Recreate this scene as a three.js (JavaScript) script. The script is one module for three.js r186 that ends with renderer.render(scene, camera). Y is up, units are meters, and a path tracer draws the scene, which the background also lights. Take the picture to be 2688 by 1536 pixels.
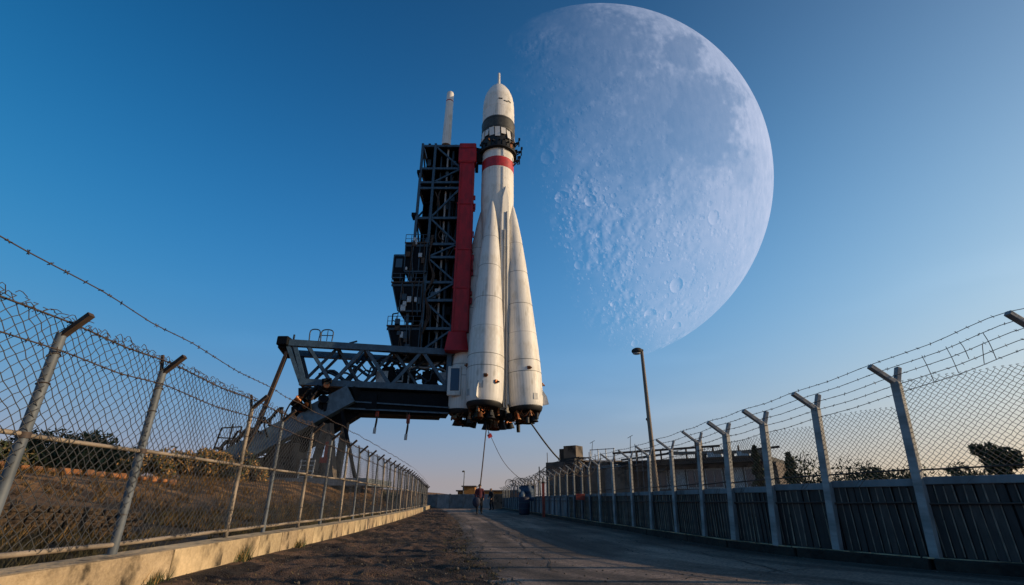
import * as THREE from 'three';
import { mergeGeometries } from 'three/addons/utils/BufferGeometryUtils.js';
import { RoundedBoxGeometry } from 'three/addons/geometries/RoundedBoxGeometry.js';
import { MarchingCubes } from 'three/addons/objects/MarchingCubes.js';

// ---------- camera, sky, sun, exposure ----------
const scene = new THREE.Scene();
const camera = new THREE.PerspectiveCamera(62.15, 1024 / 585, 0.1, 6000);
camera.position.set(0, 0.85, 0);
camera.rotation.x = THREE.MathUtils.degToRad(23.13);
scene.add(camera);
const renderer = new THREE.WebGLRenderer();
renderer.toneMapping = THREE.LinearToneMapping;
renderer.toneMappingExposure = 1.0;
renderer.shadowMap.enabled = true;

const SUN_AZ = THREE.MathUtils.degToRad(88), SUN_EL = THREE.MathUtils.degToRad(17);
const SUN = new THREE.Vector3(Math.sin(SUN_AZ) * Math.cos(SUN_EL), Math.sin(SUN_EL), -Math.cos(SUN_AZ) * Math.cos(SUN_EL));
const sun = new THREE.DirectionalLight(new THREE.Color().setRGB(1.0, 0.75, 0.46), 4.3);
sun.position.copy(SUN).multiplyScalar(300);
sun.castShadow = true;
sun.shadow.mapSize.set(4096, 4096);
Object.assign(sun.shadow.camera, { left: -70, right: 70, top: 70, bottom: -70, near: 1, far: 700 });
scene.add(sun, sun.target);
sun.target.position.set(0, 0, -30);
const lerp = THREE.MathUtils.lerp, clamp = THREE.MathUtils.clamp, smooth = (a, b, x) => { const t = clamp((x - a) / (b - a), 0, 1); return t * t * (3 - 2 * t); };
const hash2 = (x, y, s) => { let h = Math.imul(x | 0, 374761393) ^ Math.imul(y | 0, 668265263) ^ Math.imul(s | 0, 974711); h = Math.imul(h ^ (h >>> 13), 1274126177); return ((h ^ (h >>> 16)) >>> 0) / 4294967296; };
function vnoise(x, y, p, s) {           // value noise that repeats every p cells
  const ix = Math.floor(x), iy = Math.floor(y), fx = x - ix, fy = y - iy, u = fx * fx * (3 - 2 * fx), v = fy * fy * (3 - 2 * fy), m = (n) => ((n % p) + p) % p;
  return lerp(lerp(hash2(m(ix), m(iy), s), hash2(m(ix + 1), m(iy), s), u), lerp(hash2(m(ix), m(iy + 1), s), hash2(m(ix + 1), m(iy + 1), s), u), v);
}
function fbm(x, y, p, oct, s) { let a = 0, w = 0.5, n = 0; for (let o = 0; o < oct; o++) { a += w * vnoise(x, y, p, s + o * 17); n += w; x *= 2; y *= 2; p *= 2; w *= 0.55; } return a / n; }
{
  // clear evening air: brightness by height and by the angle to the sun
  const K = [[-2.15812, -2.60373, -0.81625, -0.52678, 0.91559, 0.94264, 1.23841, 0.05760, 1.79755, -0.70065],
    [-0.87792, -0.83006, -1.56481, -0.25150, 0.36563, 0.64868, -0.11056, -0.17354, 0.00774, 0.09411],
    [-0.09188, -0.46289, -1.61849, -0.61240, 0.15511, 0.25730, -0.04016, -0.31597, -0.55276, 0.06868]];
  const W = 1024, H = 512, d = new Float32Array(W * H * 4);
  for (let j = 0; j < H; j++) {
    const up = ((j + 0.5) / H - 0.5) * Math.PI, y = Math.sin(up), u = Math.max(y, 0.03), e = Math.exp(-u / 0.09), f = Math.exp(-u / 0.28);
    for (let i = 0; i < W; i++) {
      const a = ((i + 0.5) / W - 0.5) * 2 * Math.PI, x = Math.cos(a) * Math.cos(up), z = Math.sin(a) * Math.cos(up);
      const g = Math.min(0.9, x * SUN.x + Math.max(y, 0) * SUN.y + z * SUN.z), b = [1, u, u * u, e, g, g * g, g * u, g * e, f, g * f], o = (j * W + i) * 4;
      const wisp = 0.1 * smooth(0.5, 0.8, 0.5 * fbm(i / W * 24, j / H * 64, 24, 5, 7) + 0.5 * fbm(i / W * 8, j / H * 40, 8, 4, 8)) * smooth(0.5, 0.08, u);      // thin low veils of haze
      for (let c = 0; c < 3; c++) d[o + c] = Math.exp(K[c].reduce((s, k, n) => s + k * b[n], 0)) * (1 + wisp * [1.3, 0.9, 0.7][c]);
      d[o + 3] = 1;
    }
  }
  const t = new THREE.DataTexture(d, W, H, THREE.RGBAFormat, THREE.FloatType);
  t.mapping = THREE.EquirectangularReflectionMapping; t.magFilter = t.minFilter = THREE.LinearFilter; t.needsUpdate = true;
  scene.background = t; scene.environment = t;
}

// ---------- helpers ----------
const V = (x, y, z) => new THREE.Vector3(x, y, z);
function rng(seed) { let s = seed >>> 0; return () => { s = (s + 0x6d2b79f5) | 0; let t = Math.imul(s ^ (s >>> 15), 1 | s); t = (t + Math.imul(t ^ (t >>> 7), 61 | t)) ^ t; return ((t ^ (t >>> 14)) >>> 0) / 4294967296; }; }
const BIG = 1 << 20, noise2 = (x, y, oct, s) => fbm(x + 4000, y + 4000, BIG, oct, s);
const toS = (c) => Math.round(255 * clamp(c <= 0.0031308 ? c * 12.92 : 1.055 * Math.pow(c, 1 / 2.4) - 0.055, 0, 1));
function texture(n, fn, srgb = true) {
  const d = new Uint8Array(n * n * 4);
  for (let j = 0; j < n; j++) for (let i = 0; i < n; i++) { const c = fn(i / n, j / n), o = (j * n + i) * 4; for (let k = 0; k < 3; k++) d[o + k] = srgb ? toS(c[k]) : Math.round(255 * clamp(c[k], 0, 1)); d[o + 3] = 255; }
  const t = new THREE.DataTexture(d, n, n); t.wrapS = t.wrapT = THREE.RepeatWrapping; t.magFilter = THREE.LinearFilter; t.minFilter = THREE.LinearMipmapLinearFilter; t.generateMipmaps = true;
  if (srgb) t.colorSpace = THREE.SRGBColorSpace; t.needsUpdate = true; return t;
}
const at = (t, sx, sy = sx) => { const c = t.clone(); c.repeat.set(1 / sx, 1 / sy); c.needsUpdate = true; return c; };
const g3 = (v) => [v, v, v];
const T = {
  grime: texture(512, (u, v) => { const a = fbm(u * 6, v * 6, 6, 6, 3), b = fbm(u * 24, v * 4, 4, 4, 9); return g3(0.62 + 0.5 * smooth(0.3, 0.7, a) * 0.6 + 0.25 * (b - 0.5)); }),
  streak: texture(512, (u, v) => { const a = fbm(u * 5, v * 5, 5, 5, 21), b = fbm(u * 40, v * 3, 3, 4, 27), c = fbm(u * 10, v * 10, 10, 5, 31); const k = 0.93 - 0.16 * smooth(0.52, 0.75, a) - 0.14 * smooth(0.5, 0.8, b) - 0.06 * smooth(0.55, 0.7, c); return [k, k * (0.985 - 0.03 * smooth(0.5, 0.75, a)), k * (0.96 - 0.08 * smooth(0.5, 0.75, a))]; }),
  concrete: texture(1024, (u, v) => { const a = fbm(u * 5, v * 5, 5, 6, 41), b = fbm(u * 7, v * 4, 28, 5, 43), c = fbm(u * 90, v * 90, 90, 3, 47); const k = 0.42 + 0.75 * a - 0.5 * smooth(0.42, 0.72, b) * smooth(0.3, 0.66, fbm(u * 9, v * 7, 7 * 9, 4, 49)) + 0.3 * (c - 0.5); return [k, k * 0.95, k * 0.86]; }),
  earth: texture(1024, (u, v) => { const a = fbm(u * 4, v * 4, 4, 7, 51), b = fbm(u * 30, v * 30, 30, 5, 53), c = fbm(u * 120, v * 120, 120, 3, 57); const k = (0.18 + 0.95 * a * (0.35 + 1.1 * b) + 0.5 * (c - 0.5)) * lerp(0.2, 1.12, smooth(0.4, 0.54, fbm(u * 5 + 2, v * 5, 5, 5, 59))); return [k * 1.02, k * 0.86, k * 0.70]; }),
  asphalt: texture(1024, (u, v) => { const a = fbm(u * 3, v * 3, 3, 6, 61), b = fbm(u * 18, v * 2, 2, 5, 63), c = fbm(u * 160, v * 160, 160, 3, 67); const k = 0.34 + 0.55 * a + 0.12 * b + 0.9 * (c - 0.5); return [k, k * 0.93, k * 0.88]; }),  // faint lengthwise streaks belong to the sun streaks painted on the road
  rust: texture(512, (u, v) => { const a = smooth(0.42, 0.62, fbm(u * 6, v * 6, 6, 6, 71)); return [lerp(0.9, 1, a), lerp(0.88, 0.42, a), lerp(0.85, 0.22, a)]; }),
  bump: texture(512, (u, v) => g3(fbm(u * 8, v * 8, 8, 7, 81)), false),
  fine: texture(512, (u, v) => g3(fbm(u * 60, v * 60, 60, 4, 91)), false),
};
function mat(rgb, rough, metal = 0, o = {}) { const m = new THREE.MeshStandardMaterial({ roughness: rough, metalness: metal, side: THREE.DoubleSide, ...o }); m.color.setRGB(...rgb); return m; }
const M = {
  white: mat([0.80, 0.775, 0.73], 0.5, 0, { map: at(T.streak, 3.2, 6) }),
  whiteB: mat([0.74, 0.72, 0.69], 0.5, 0, { map: at(T.streak, 4.1, 7) }),
  grey: mat([0.42, 0.42, 0.42], 0.6, 0.1, { map: at(T.streak, 2, 3) }),
  red: mat([0.52, 0.022, 0.025], 0.5, 0, { map: at(T.grime, 3) }),
  redmast: mat([0.44, 0.004, 0.011], 0.6, 0.0, { map: at(T.grime, 2.2, 5) }),
  band: mat([0.075, 0.07, 0.058], 0.55, 0.2, { map: at(T.grime, 2) }),
  black: mat([0.015, 0.015, 0.016], 0.55, 0.3, { map: at(T.grime, 1.5) }),
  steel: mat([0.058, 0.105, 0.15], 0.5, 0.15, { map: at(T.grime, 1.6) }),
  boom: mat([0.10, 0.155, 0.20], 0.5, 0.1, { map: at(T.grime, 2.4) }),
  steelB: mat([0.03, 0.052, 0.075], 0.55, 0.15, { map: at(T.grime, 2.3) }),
  clad: new THREE.MeshPhysicalMaterial({ roughness: 0.7, specularIntensity: 0.25, side: THREE.DoubleSide, map: at(T.grime, 1.1), color: new THREE.Color().setRGB(0.007, 0.009, 0.012) }),
  bronze: mat([0.16, 0.09, 0.045], 0.38, 0.75, { map: at(T.rust, 0.7) }),
  glassy: mat([0.015, 0.035, 0.075], 0.12, 0.1),
  galv: mat([0.13, 0.15, 0.175], 0.6, 0.15, { map: at(T.grime, 0.9, 1.6) }),
  galvB: mat([0.34, 0.285, 0.235], 0.6, 0.1, { map: at(T.concrete, 0.7, 1.1) }),
  rusty: mat([0.085, 0.055, 0.04], 0.8, 0.2, { map: at(T.grime, 0.5) }),
  wire: mat([0.055, 0.055, 0.057], 0.6, 0.2),
  barb: mat([0.07, 0.05, 0.042], 0.7, 0.3),
  post: mat([0.33, 0.33, 0.33], 0.75, 0, { map: at(T.grime, 0.9, 1.7), bumpMap: at(T.bump, 0.35), bumpScale: 0.004 }),
  cast: mat([0.62, 0.50, 0.33], 0.92, 0, { map: at(T.concrete, 2.3), bumpMap: at(T.bump, 0.7), bumpScale: 0.02 }),
  castB: mat([0.55, 0.43, 0.29], 0.92, 0, { map: at(T.concrete, 1.7), bumpMap: at(T.bump, 0.6), bumpScale: 0.025 }),
  castC: mat([0.66, 0.52, 0.34], 0.92, 0, { map: at(T.concrete, 2.9), bumpMap: at(T.bump, 0.8), bumpScale: 0.02 }),
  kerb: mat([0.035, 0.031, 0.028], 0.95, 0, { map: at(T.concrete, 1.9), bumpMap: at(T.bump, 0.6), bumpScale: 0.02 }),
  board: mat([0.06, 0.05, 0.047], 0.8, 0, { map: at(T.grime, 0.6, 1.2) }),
  lit_rib: mat([0.27, 0.21, 0.165], 0.8, 0, { map: at(T.grime, 0.2, 0.6) }),  // light along the ridges painted into the rib colour
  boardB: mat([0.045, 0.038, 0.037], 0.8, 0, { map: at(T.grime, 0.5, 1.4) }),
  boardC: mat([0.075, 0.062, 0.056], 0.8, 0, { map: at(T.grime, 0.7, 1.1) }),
  slab: mat([0.30, 0.345, 0.38], 0.85, 0, { map: at(T.grime, 3.1) }),
  slabB: mat([0.205, 0.23, 0.25], 0.85, 0, { map: at(T.grime, 2.1) }),
  brown: mat([0.13, 0.10, 0.085], 0.85, 0, { map: at(T.grime, 2.6) }),
  brownB: mat([0.17, 0.14, 0.12], 0.85, 0, { map: at(T.concrete, 2.6) }),
  dark: mat([0.03, 0.028, 0.028], 0.8, 0, { map: at(T.grime, 1.4) }),
  pane: mat([0.05, 0.07, 0.09], 0.08, 0.1),
  wood: mat([0.23, 0.18, 0.14], 0.75, 0, { map: at(T.grime, 0.3, 2) }),
  orange: mat([0.45, 0.20, 0.05], 0.75, 0, { map: at(T.grime, 2) }),
  redpaint: mat([0.45, 0.06, 0.03], 0.65, 0, { map: at(T.grime, 0.8) }),
  navy: mat([0.012, 0.014, 0.035], 0.7),
  maroon: mat([0.075, 0.012, 0.02], 0.9),
  trousers: mat([0.014, 0.014, 0.018], 0.95),
  skin: mat([0.30, 0.17, 0.11], 0.6),
  hair: mat([0.02, 0.014, 0.01], 0.8),
  cap: mat([0.22, 0.12, 0.07], 0.9),
  sunstruck: mat([0.42, 0.17, 0.06], 0.95, 0, { map: at(T.grime, 0.5) }), sunstruckB: mat([0.32, 0.15, 0.07], 0.95, 0, { map: at(T.grime, 0.4) }),  // sunlit orange of the bank crest put into the lump colours
  stoneA: mat([0.15, 0.10, 0.062], 0.95, 0, { map: at(T.concrete, 0.8), bumpMap: at(T.bump, 0.4), bumpScale: 0.03 }),
  stoneB: mat([0.11, 0.075, 0.05], 0.95, 0, { map: at(T.concrete, 0.6), bumpMap: at(T.bump, 0.4), bumpScale: 0.03 }),
  leafG: mat([0.045, 0.06, 0.02], 0.85), leafD: mat([0.025, 0.036, 0.016], 0.85), leafB: mat([0.12, 0.085, 0.035], 0.9), leafO: mat([0.34, 0.19, 0.065], 0.9),
  bark: mat([0.08, 0.06, 0.045], 0.95),
  straw: mat([0.30, 0.175, 0.06], 0.95), strawD: mat([0.10, 0.085, 0.04], 0.95),
  pebble: mat([0.10, 0.08, 0.062], 0.95),
};
M.shade = mat([0.55, 0.57, 0.58], 0.6, 0.2, { map: at(T.grime, 1) });

const flat = (g) => { const n = g.index ? g.toNonIndexed() : g; for (const k of Object.keys(n.attributes)) if (!['position', 'normal', 'uv'].includes(k)) n.deleteAttribute(k); return n; };
function box(w, h, d) {
  const g = new THREE.BoxGeometry(w, h, d), uv = g.attributes.uv, s = [[d, h], [d, h], [w, d], [w, d], [w, h], [w, h]];
  for (let i = 0; i < 24; i++) uv.setXY(i, uv.getX(i) * s[i >> 2][0], uv.getY(i) * s[i >> 2][1]);
  return g;
}
function rbox(w, h, d, r = 0.02, seg = 2) { const g = new RoundedBoxGeometry(w, h, d, seg, r), p = g.attributes.position, n = g.attributes.normal, uv = g.attributes.uv; for (let i = 0; i < p.count; i++) { const ax = Math.abs(n.getX(i)), ay = Math.abs(n.getY(i)), az = Math.abs(n.getZ(i)); if (ax >= ay && ax >= az) uv.setXY(i, p.getZ(i), p.getY(i)); else if (ay >= az) uv.setXY(i, p.getX(i), p.getZ(i)); else uv.setXY(i, p.getX(i), p.getY(i)); } return g; }
const put = (g, x, y, z, rx = 0, ry = 0, rz = 0) => g.applyMatrix4(new THREE.Matrix4().compose(V(x, y, z), new THREE.Quaternion().setFromEuler(new THREE.Euler(rx, ry, rz)), V(1, 1, 1)));
const bx = (w, h, d, x, y, z, ry = 0) => put(box(w, h, d), x, y, z, 0, ry, 0);
function along(g, p, q, up = V(0, 1, 0)) {     // a shape along z laid from p to q
  const z = q.clone().sub(p), L = z.length(); z.normalize();
  let x = up.clone().cross(z); if (x.lengthSq() < 1e-6) x = V(1, 0, 0); x.normalize();
  const y = z.clone().cross(x), m = new THREE.Matrix4().makeBasis(x, y, z).setPosition(p.clone().add(q).multiplyScalar(0.5));
  return g.applyMatrix4(m);
}
const bar = (p, q, w, h = w, up) => along(box(w, h, p.distanceTo(q)), p, q, up);
const rod = (p, q, r, r2 = r, seg = 10, open = false) => { const L = p.distanceTo(q), g = new THREE.CylinderGeometry(r2, r, L, seg, 1, open), uv = g.attributes.uv; for (let i = 0; i < uv.count; i++) uv.setXY(i, uv.getX(i) * 6.3 * r, uv.getY(i) * L); return along(g.rotateX(Math.PI / 2), p, q); };
const tube = (pts, r, seg = 24, rad = 5) => new THREE.TubeGeometry(new THREE.CatmullRomCurve3(pts), seg, r, rad);
function lathe(prof, seg = 64) { const g = new THREE.LatheGeometry(prof.map(([r, y]) => new THREE.Vector2(Math.max(r, 1e-4), y)), seg), uv = g.attributes.uv, p = g.attributes.position; const R = Math.max(...prof.map((a) => a[0])); for (let i = 0; i < uv.count; i++) uv.setXY(i, uv.getX(i) * 6.283 * R, p.getY(i)); return g; }
const merged = (list) => (list.length === 1 ? list[0] : mergeGeometries(list.map(flat)));
const used = {};
function numbered(name) { const n = used[name] = (used[name] ?? -1) + 1; return n ? name + '_' + String(n).padStart(3, '0') : name; }
function part(name, geos, m, parent, label) {
  const o = new THREE.Mesh(Array.isArray(geos) ? merged(geos) : geos, m); o.name = parent ? name : numbered(name); o.castShadow = o.receiveShadow = true;
  if (label) o.userData.label = label;
  (parent ?? scene).add(o); return o;
}
function tag(o, label, category, group, kind) { Object.assign(o.userData, { label, category }); if (group) o.userData.group = group; if (kind) o.userData.kind = kind; return o; }
function thing(name, label, category, [x, y, z] = [0, 0, 0], turn = 0, group) { const o = new THREE.Group(); o.name = numbered(name); o.position.set(x, y, z); o.rotation.y = turn; scene.add(o); return tag(o, label, category, group); }
function structure(name, geos, m, label, category = 'ground') { const o = part(name, geos, m); return tag(o, label, category, null, 'structure'); }

// ---------- plan of the place ----------
function curve(pts) { return (z) => { if (z >= pts[0][0]) return pts[0][1]; for (let i = 1; i < pts.length; i++) if (z >= pts[i][0]) { const [z0, x0] = pts[i - 1], [z1, x1] = pts[i]; return lerp(x0, x1, (z - z0) / (z1 - z0)); } return pts[pts.length - 1][1]; }; }
const leftX = curve([[-2, -4.12], [-5.8, -4.22], [-8.3, -4.38], [-11.2, -4.46], [-14.3, -4.6], [-17, -4.8], [-22, -5.2], [-30, -5.95], [-39.5, -7.0], [-48, -8.0], [-57, -9.1]]);
const rightX = curve([[-3, 10.5], [-5.9, 6.55], [-7.15, 5.51], [-8.23, 4.9], [-9.15, 4.45], [-10.2, 4.19], [-11.29, 4.02], [-12.64, 3.86], [-14, 3.62], [-15.45, 3.5], [-18.2, 3.05], [-22, 2.7], [-28, 1.95], [-36, 0.95], [-47, -0.3], [-54, -1.1]]);
const crackX = curve([[-2, 0.25], [-6.1, -0.15], [-9, -0.75], [-14, -1.35], [-20, -2.0], [-27, -3.0], [-40, -4.9], [-57, -7.8]]);
function hill(x, z) {
  const d = leftX(z) - x, far = smooth(-20, -45, z);
  if (d > 0) { const k = smooth(1.2, lerp(12.5, 7, far), d); return 0.06 + lerp(1.72, 2.1, far) * k + 0.25 * k * (noise2(x * 0.12, z * 0.12, 4, 5) - 0.5) + 0.12 * smooth(0.4, 1.5, d) * (noise2(x * 0.7, z * 0.7, 4, 6) - 0.5); }
  const e = x - rightX(z);
  return e > 0 ? 0.12 * smooth(0.1, 1, e) - 0.06 + 0.05 * (noise2(x * 0.5, z * 0.5, 3, 7) - 0.5) : -0.06;
}
function sheet(xs, zs, fn, cfn) {           // grid of height fn(x, z); xs may depend on z
  const nz = zs.length, nx = xs(zs[0]).length, pos = [], uv = [], col = [], idx = [];
  for (const z of zs) for (const x of xs(z)) { pos.push(x, fn(x, z), z); uv.push(x, z); if (cfn) col.push(...cfn(x, z)); }
  for (let j = 0; j < nz - 1; j++) for (let i = 0; i < nx - 1; i++) { const a = j * nx + i, b = a + nx; idx.push(a, a + 1, b, a + 1, b + 1, b); }
  const g = new THREE.BufferGeometry(); g.setAttribute('position', new THREE.Float32BufferAttribute(pos, 3)); g.setAttribute('uv', new THREE.Float32BufferAttribute(uv, 2)); if (cfn) g.setAttribute('color', new THREE.Float32BufferAttribute(col, 3));
  g.setIndex(idx); g.computeVertexNormals(); return g;
}
const steps = (a, b, n, pow = 1) => Array.from({ length: n + 1 }, (_, i) => lerp(a, b, Math.pow(i / n, pow)));
{
  const xs = [...steps(-900, -40, 14, 0.4), ...steps(-39, 30, 138), ...steps(31, 900, 14, 2.5)], zs = [...steps(120, 3, 10, 0.5), ...steps(2.5, -66, 137), ...steps(-67, -1500, 22, 2.6)];
  const g = sheet(() => xs, zs, hill, (x, z) => {
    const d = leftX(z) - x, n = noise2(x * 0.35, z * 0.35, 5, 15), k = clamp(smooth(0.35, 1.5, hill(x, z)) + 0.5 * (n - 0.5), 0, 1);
    return d > 0 ? [lerp(0.08, 0.50, k), lerp(0.066, 0.30, k), lerp(0.05, 0.125, k)] : [0.22, 0.19, 0.14];  // dark soil low, dry grass above; shade on the low bank painted in too
  });
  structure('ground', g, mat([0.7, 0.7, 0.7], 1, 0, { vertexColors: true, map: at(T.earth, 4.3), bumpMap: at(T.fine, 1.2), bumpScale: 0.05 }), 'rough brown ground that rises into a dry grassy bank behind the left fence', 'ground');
  const zr = steps(-1.5, -57, 420, 1.7), clod = (x, z) => { const w = smooth(0, 0.5, x - leftX(z) - 0.3) * smooth(-0.3, 0.5, crackX(z) - x), n = noise2(x * 1.1, z * 1.1, 4, 25), f = noise2(x * 6, z * 6, 4, 26); return -0.012 + w * (0.15 * (n - 0.42) + 0.12 * (f - 0.45)) + 0.03 * smooth(0.6, 0.1, x - leftX(z) - 0.3); };
  structure('dirt_verge', sheet((z) => steps(leftX(z) + 0.2, crackX(z) + 0.32, 64), zr, clod), mat([0.19, 0.122, 0.088], 1, 0, { map: at(T.earth, 3.6), bumpMap: at(T.fine, 0.8), bumpScale: 0.06 }), 'strip of loose brown earth between the concrete wall and the asphalt', 'dirt strip');
  structure('road', sheet((z) => steps(crackX(z) - 0.05 + 0.5 * (noise2(z * 1.3, 3, 5, 28) - 0.5), rightX(z) + 0.02, 44), zr, (x, z) => 0.012 + 0.035 * (noise2(x * 0.45, z * 0.3, 3, 27) - 0.5) - 0.03 * smooth(0.3, 0, x - crackX(z)), (x, z) => { const e = x - rightX(z), q = noise2(e * 2.6, z * 0.16, 4, 29), w = noise2(e * 0.8, z * 0.5, 4, 30), t = lerp(0.75, 1.25, smooth(0.42, 0.62, w)) + 0.75 * smooth(0.53, 0.66, q) - 0.35 * smooth(0.42, 0.32, q), g = Math.max(0.3, t) * lerp(0.55, 1, smooth(0, -1.1, e)); return [g, g * 0.99, g * 0.97]; }), mat([0.215, 0.165, 0.135], 0.95, 0, { vertexColors: true, map: at(T.asphalt, 4.3), bumpMap: at(T.fine, 0.6), bumpScale: 0.012 }), 'worn dark asphalt road running between the two fences', 'road');  // pale lengthwise streaks of sunlight painted into the vertex colours
}

// ---------- moon ----------
{
  const dirM = V(Math.sin(0.178) * Math.cos(0.5925), Math.sin(0.5925), -Math.cos(0.178) * Math.cos(0.5925)), N = 2048, D = 1500, R = D * Math.sin(THREE.MathUtils.degToRad(19.35));
  const r = rng(77), craters = [], lim = 0.3313, RD = 0.9435;      // nearer than infinity, the sphere shows a little less than its half
  for (let i = 0; i < 5200; i++) { const y = lerp(-1, 0.75, Math.pow(r(), 1.25)), x = lerp(-0.65, 1, Math.pow(r(), 0.9)); if (x * x + y * y < 0.97) craters.push([x, y, Math.sqrt(1 - x * x - y * y), 0.005 + 0.010 * Math.pow(r(), 4), 0.35 + 0.65 * r()]); }
  for (const [px, py, q] of [[-0.1, 0.0, 0.032], [-0.2, -0.01, 0.02], [0.56, -0.15, 0.034], [0.39, -0.45, 0.04], [0.27, -0.6, 0.042], [0.55, -0.5, 0.022], [0.1, -0.52, 0.026], [0.02, -0.02, 0.026], [0.62, -0.5, 0.02], [0.42, -0.72, 0.045], [0.2, -0.78, 0.03], [0.36, -0.62, 0.03], [-0.05, -0.3, 0.022], [-0.35, 0.3, 0.025], [-0.15, 0.18, 0.03]]) craters.push([px, py, Math.sqrt(Math.max(0.05, 1 - px * px - py * py)), q, 1.1]);
  const cell = new Map(), key = (x, y) => Math.floor((x + 1.2) * 25) * 64 + Math.floor((y + 1.2) * 25);
  for (const c of craters) for (let i = -2; i <= 2; i++) for (let j = -2; j <= 2; j++) { const k = key(c[0] + i * 0.04, c[1] + j * 0.04); if (!cell.has(k)) cell.set(k, new Set()); cell.get(k).add(c); }
  const maria = [[0.50, 0.62, 0.11, 0.12, 1], [0.36, 0.27, 0.30, 0.26, 0.8], [0.55, 0.25, 0.17, 0.24, 1], [0.02, 0.60, 0.36, 0.26, 0.9], [0.0, 0.25, 0.30, 0.2, 0.75], [0.42, 0.03, 0.12, 0.18, 0.5], [-0.2, 0.5, 0.3, 0.4, 0.8], [-0.16, 0.88, 0.34, 0.2, 0.9], [0.72, 0.05, 0.07, 0.09, 0.5]];
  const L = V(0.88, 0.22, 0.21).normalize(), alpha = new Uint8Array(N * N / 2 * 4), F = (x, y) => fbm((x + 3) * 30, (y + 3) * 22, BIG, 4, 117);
  for (let j = 0; j < N / 2; j++) for (let i = 0; i < N; i++) {
    const v = (j + 0.5) / (N / 2), phi = ((i + 0.5) / N) * 2 * Math.PI, th = (1 - v) * Math.PI, X = -Math.cos(phi) * Math.sin(th), Y = Math.cos(th), z = Math.sin(phi) * Math.sin(th), o = (j * N + i) * 4;
    let a = 0;
    if (z > lim - 0.012) {
      const x = X / RD, y = Y / RD, zz = Math.sqrt(Math.max(0, 1 - x * x - y * y));
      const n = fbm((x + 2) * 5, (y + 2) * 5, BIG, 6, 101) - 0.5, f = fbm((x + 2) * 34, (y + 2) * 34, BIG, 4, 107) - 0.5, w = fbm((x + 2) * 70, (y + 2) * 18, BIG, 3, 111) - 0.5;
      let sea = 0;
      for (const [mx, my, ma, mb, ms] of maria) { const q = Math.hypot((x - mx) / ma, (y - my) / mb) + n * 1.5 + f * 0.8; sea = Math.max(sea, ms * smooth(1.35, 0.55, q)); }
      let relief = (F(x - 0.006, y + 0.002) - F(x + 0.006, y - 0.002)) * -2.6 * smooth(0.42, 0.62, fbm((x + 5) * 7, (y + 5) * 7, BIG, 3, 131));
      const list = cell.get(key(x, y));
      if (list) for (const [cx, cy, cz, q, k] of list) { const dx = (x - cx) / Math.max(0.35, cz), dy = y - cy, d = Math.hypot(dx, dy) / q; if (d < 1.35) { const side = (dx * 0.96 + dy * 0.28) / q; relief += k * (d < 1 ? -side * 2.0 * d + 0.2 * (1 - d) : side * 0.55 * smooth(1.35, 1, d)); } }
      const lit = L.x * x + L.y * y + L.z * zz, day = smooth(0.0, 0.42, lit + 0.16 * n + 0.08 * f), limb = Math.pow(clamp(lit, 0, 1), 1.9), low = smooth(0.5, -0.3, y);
      a = day * (0.11 + 0.06 * low + 0.54 * limb) * (1 - 0.5 * sea) + day * (0.16 * n + 0.12 * f + 0.16 * w) * (1 - 0.6 * sea) * (0.5 + 0.8 * limb) + relief * 0.24 * smooth(-0.04, 0.14, lit + 0.12 * n) * (1 - 0.72 * limb) * (1 - 0.8 * sea) * (0.45 + 0.55 * low);  // moon phase and crater shading painted into the opacity, independent of the sun
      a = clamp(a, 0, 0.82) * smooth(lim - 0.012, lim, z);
    }
    alpha[o] = alpha[o + 1] = alpha[o + 2] = Math.round(255 * a); alpha[o + 3] = 255;
  }
  const t = new THREE.DataTexture(alpha, N, N / 2); t.magFilter = t.minFilter = THREE.LinearFilter; t.needsUpdate = true;
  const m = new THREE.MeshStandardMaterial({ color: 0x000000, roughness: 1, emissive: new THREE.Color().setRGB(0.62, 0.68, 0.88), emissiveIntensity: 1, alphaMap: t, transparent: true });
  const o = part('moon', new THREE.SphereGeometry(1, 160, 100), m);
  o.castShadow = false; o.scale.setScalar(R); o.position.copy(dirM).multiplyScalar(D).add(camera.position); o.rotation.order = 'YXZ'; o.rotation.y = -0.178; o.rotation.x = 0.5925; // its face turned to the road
  tag(o, 'huge pale gibbous moon with craters filling the right half of the sky', 'moon');
}

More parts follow.
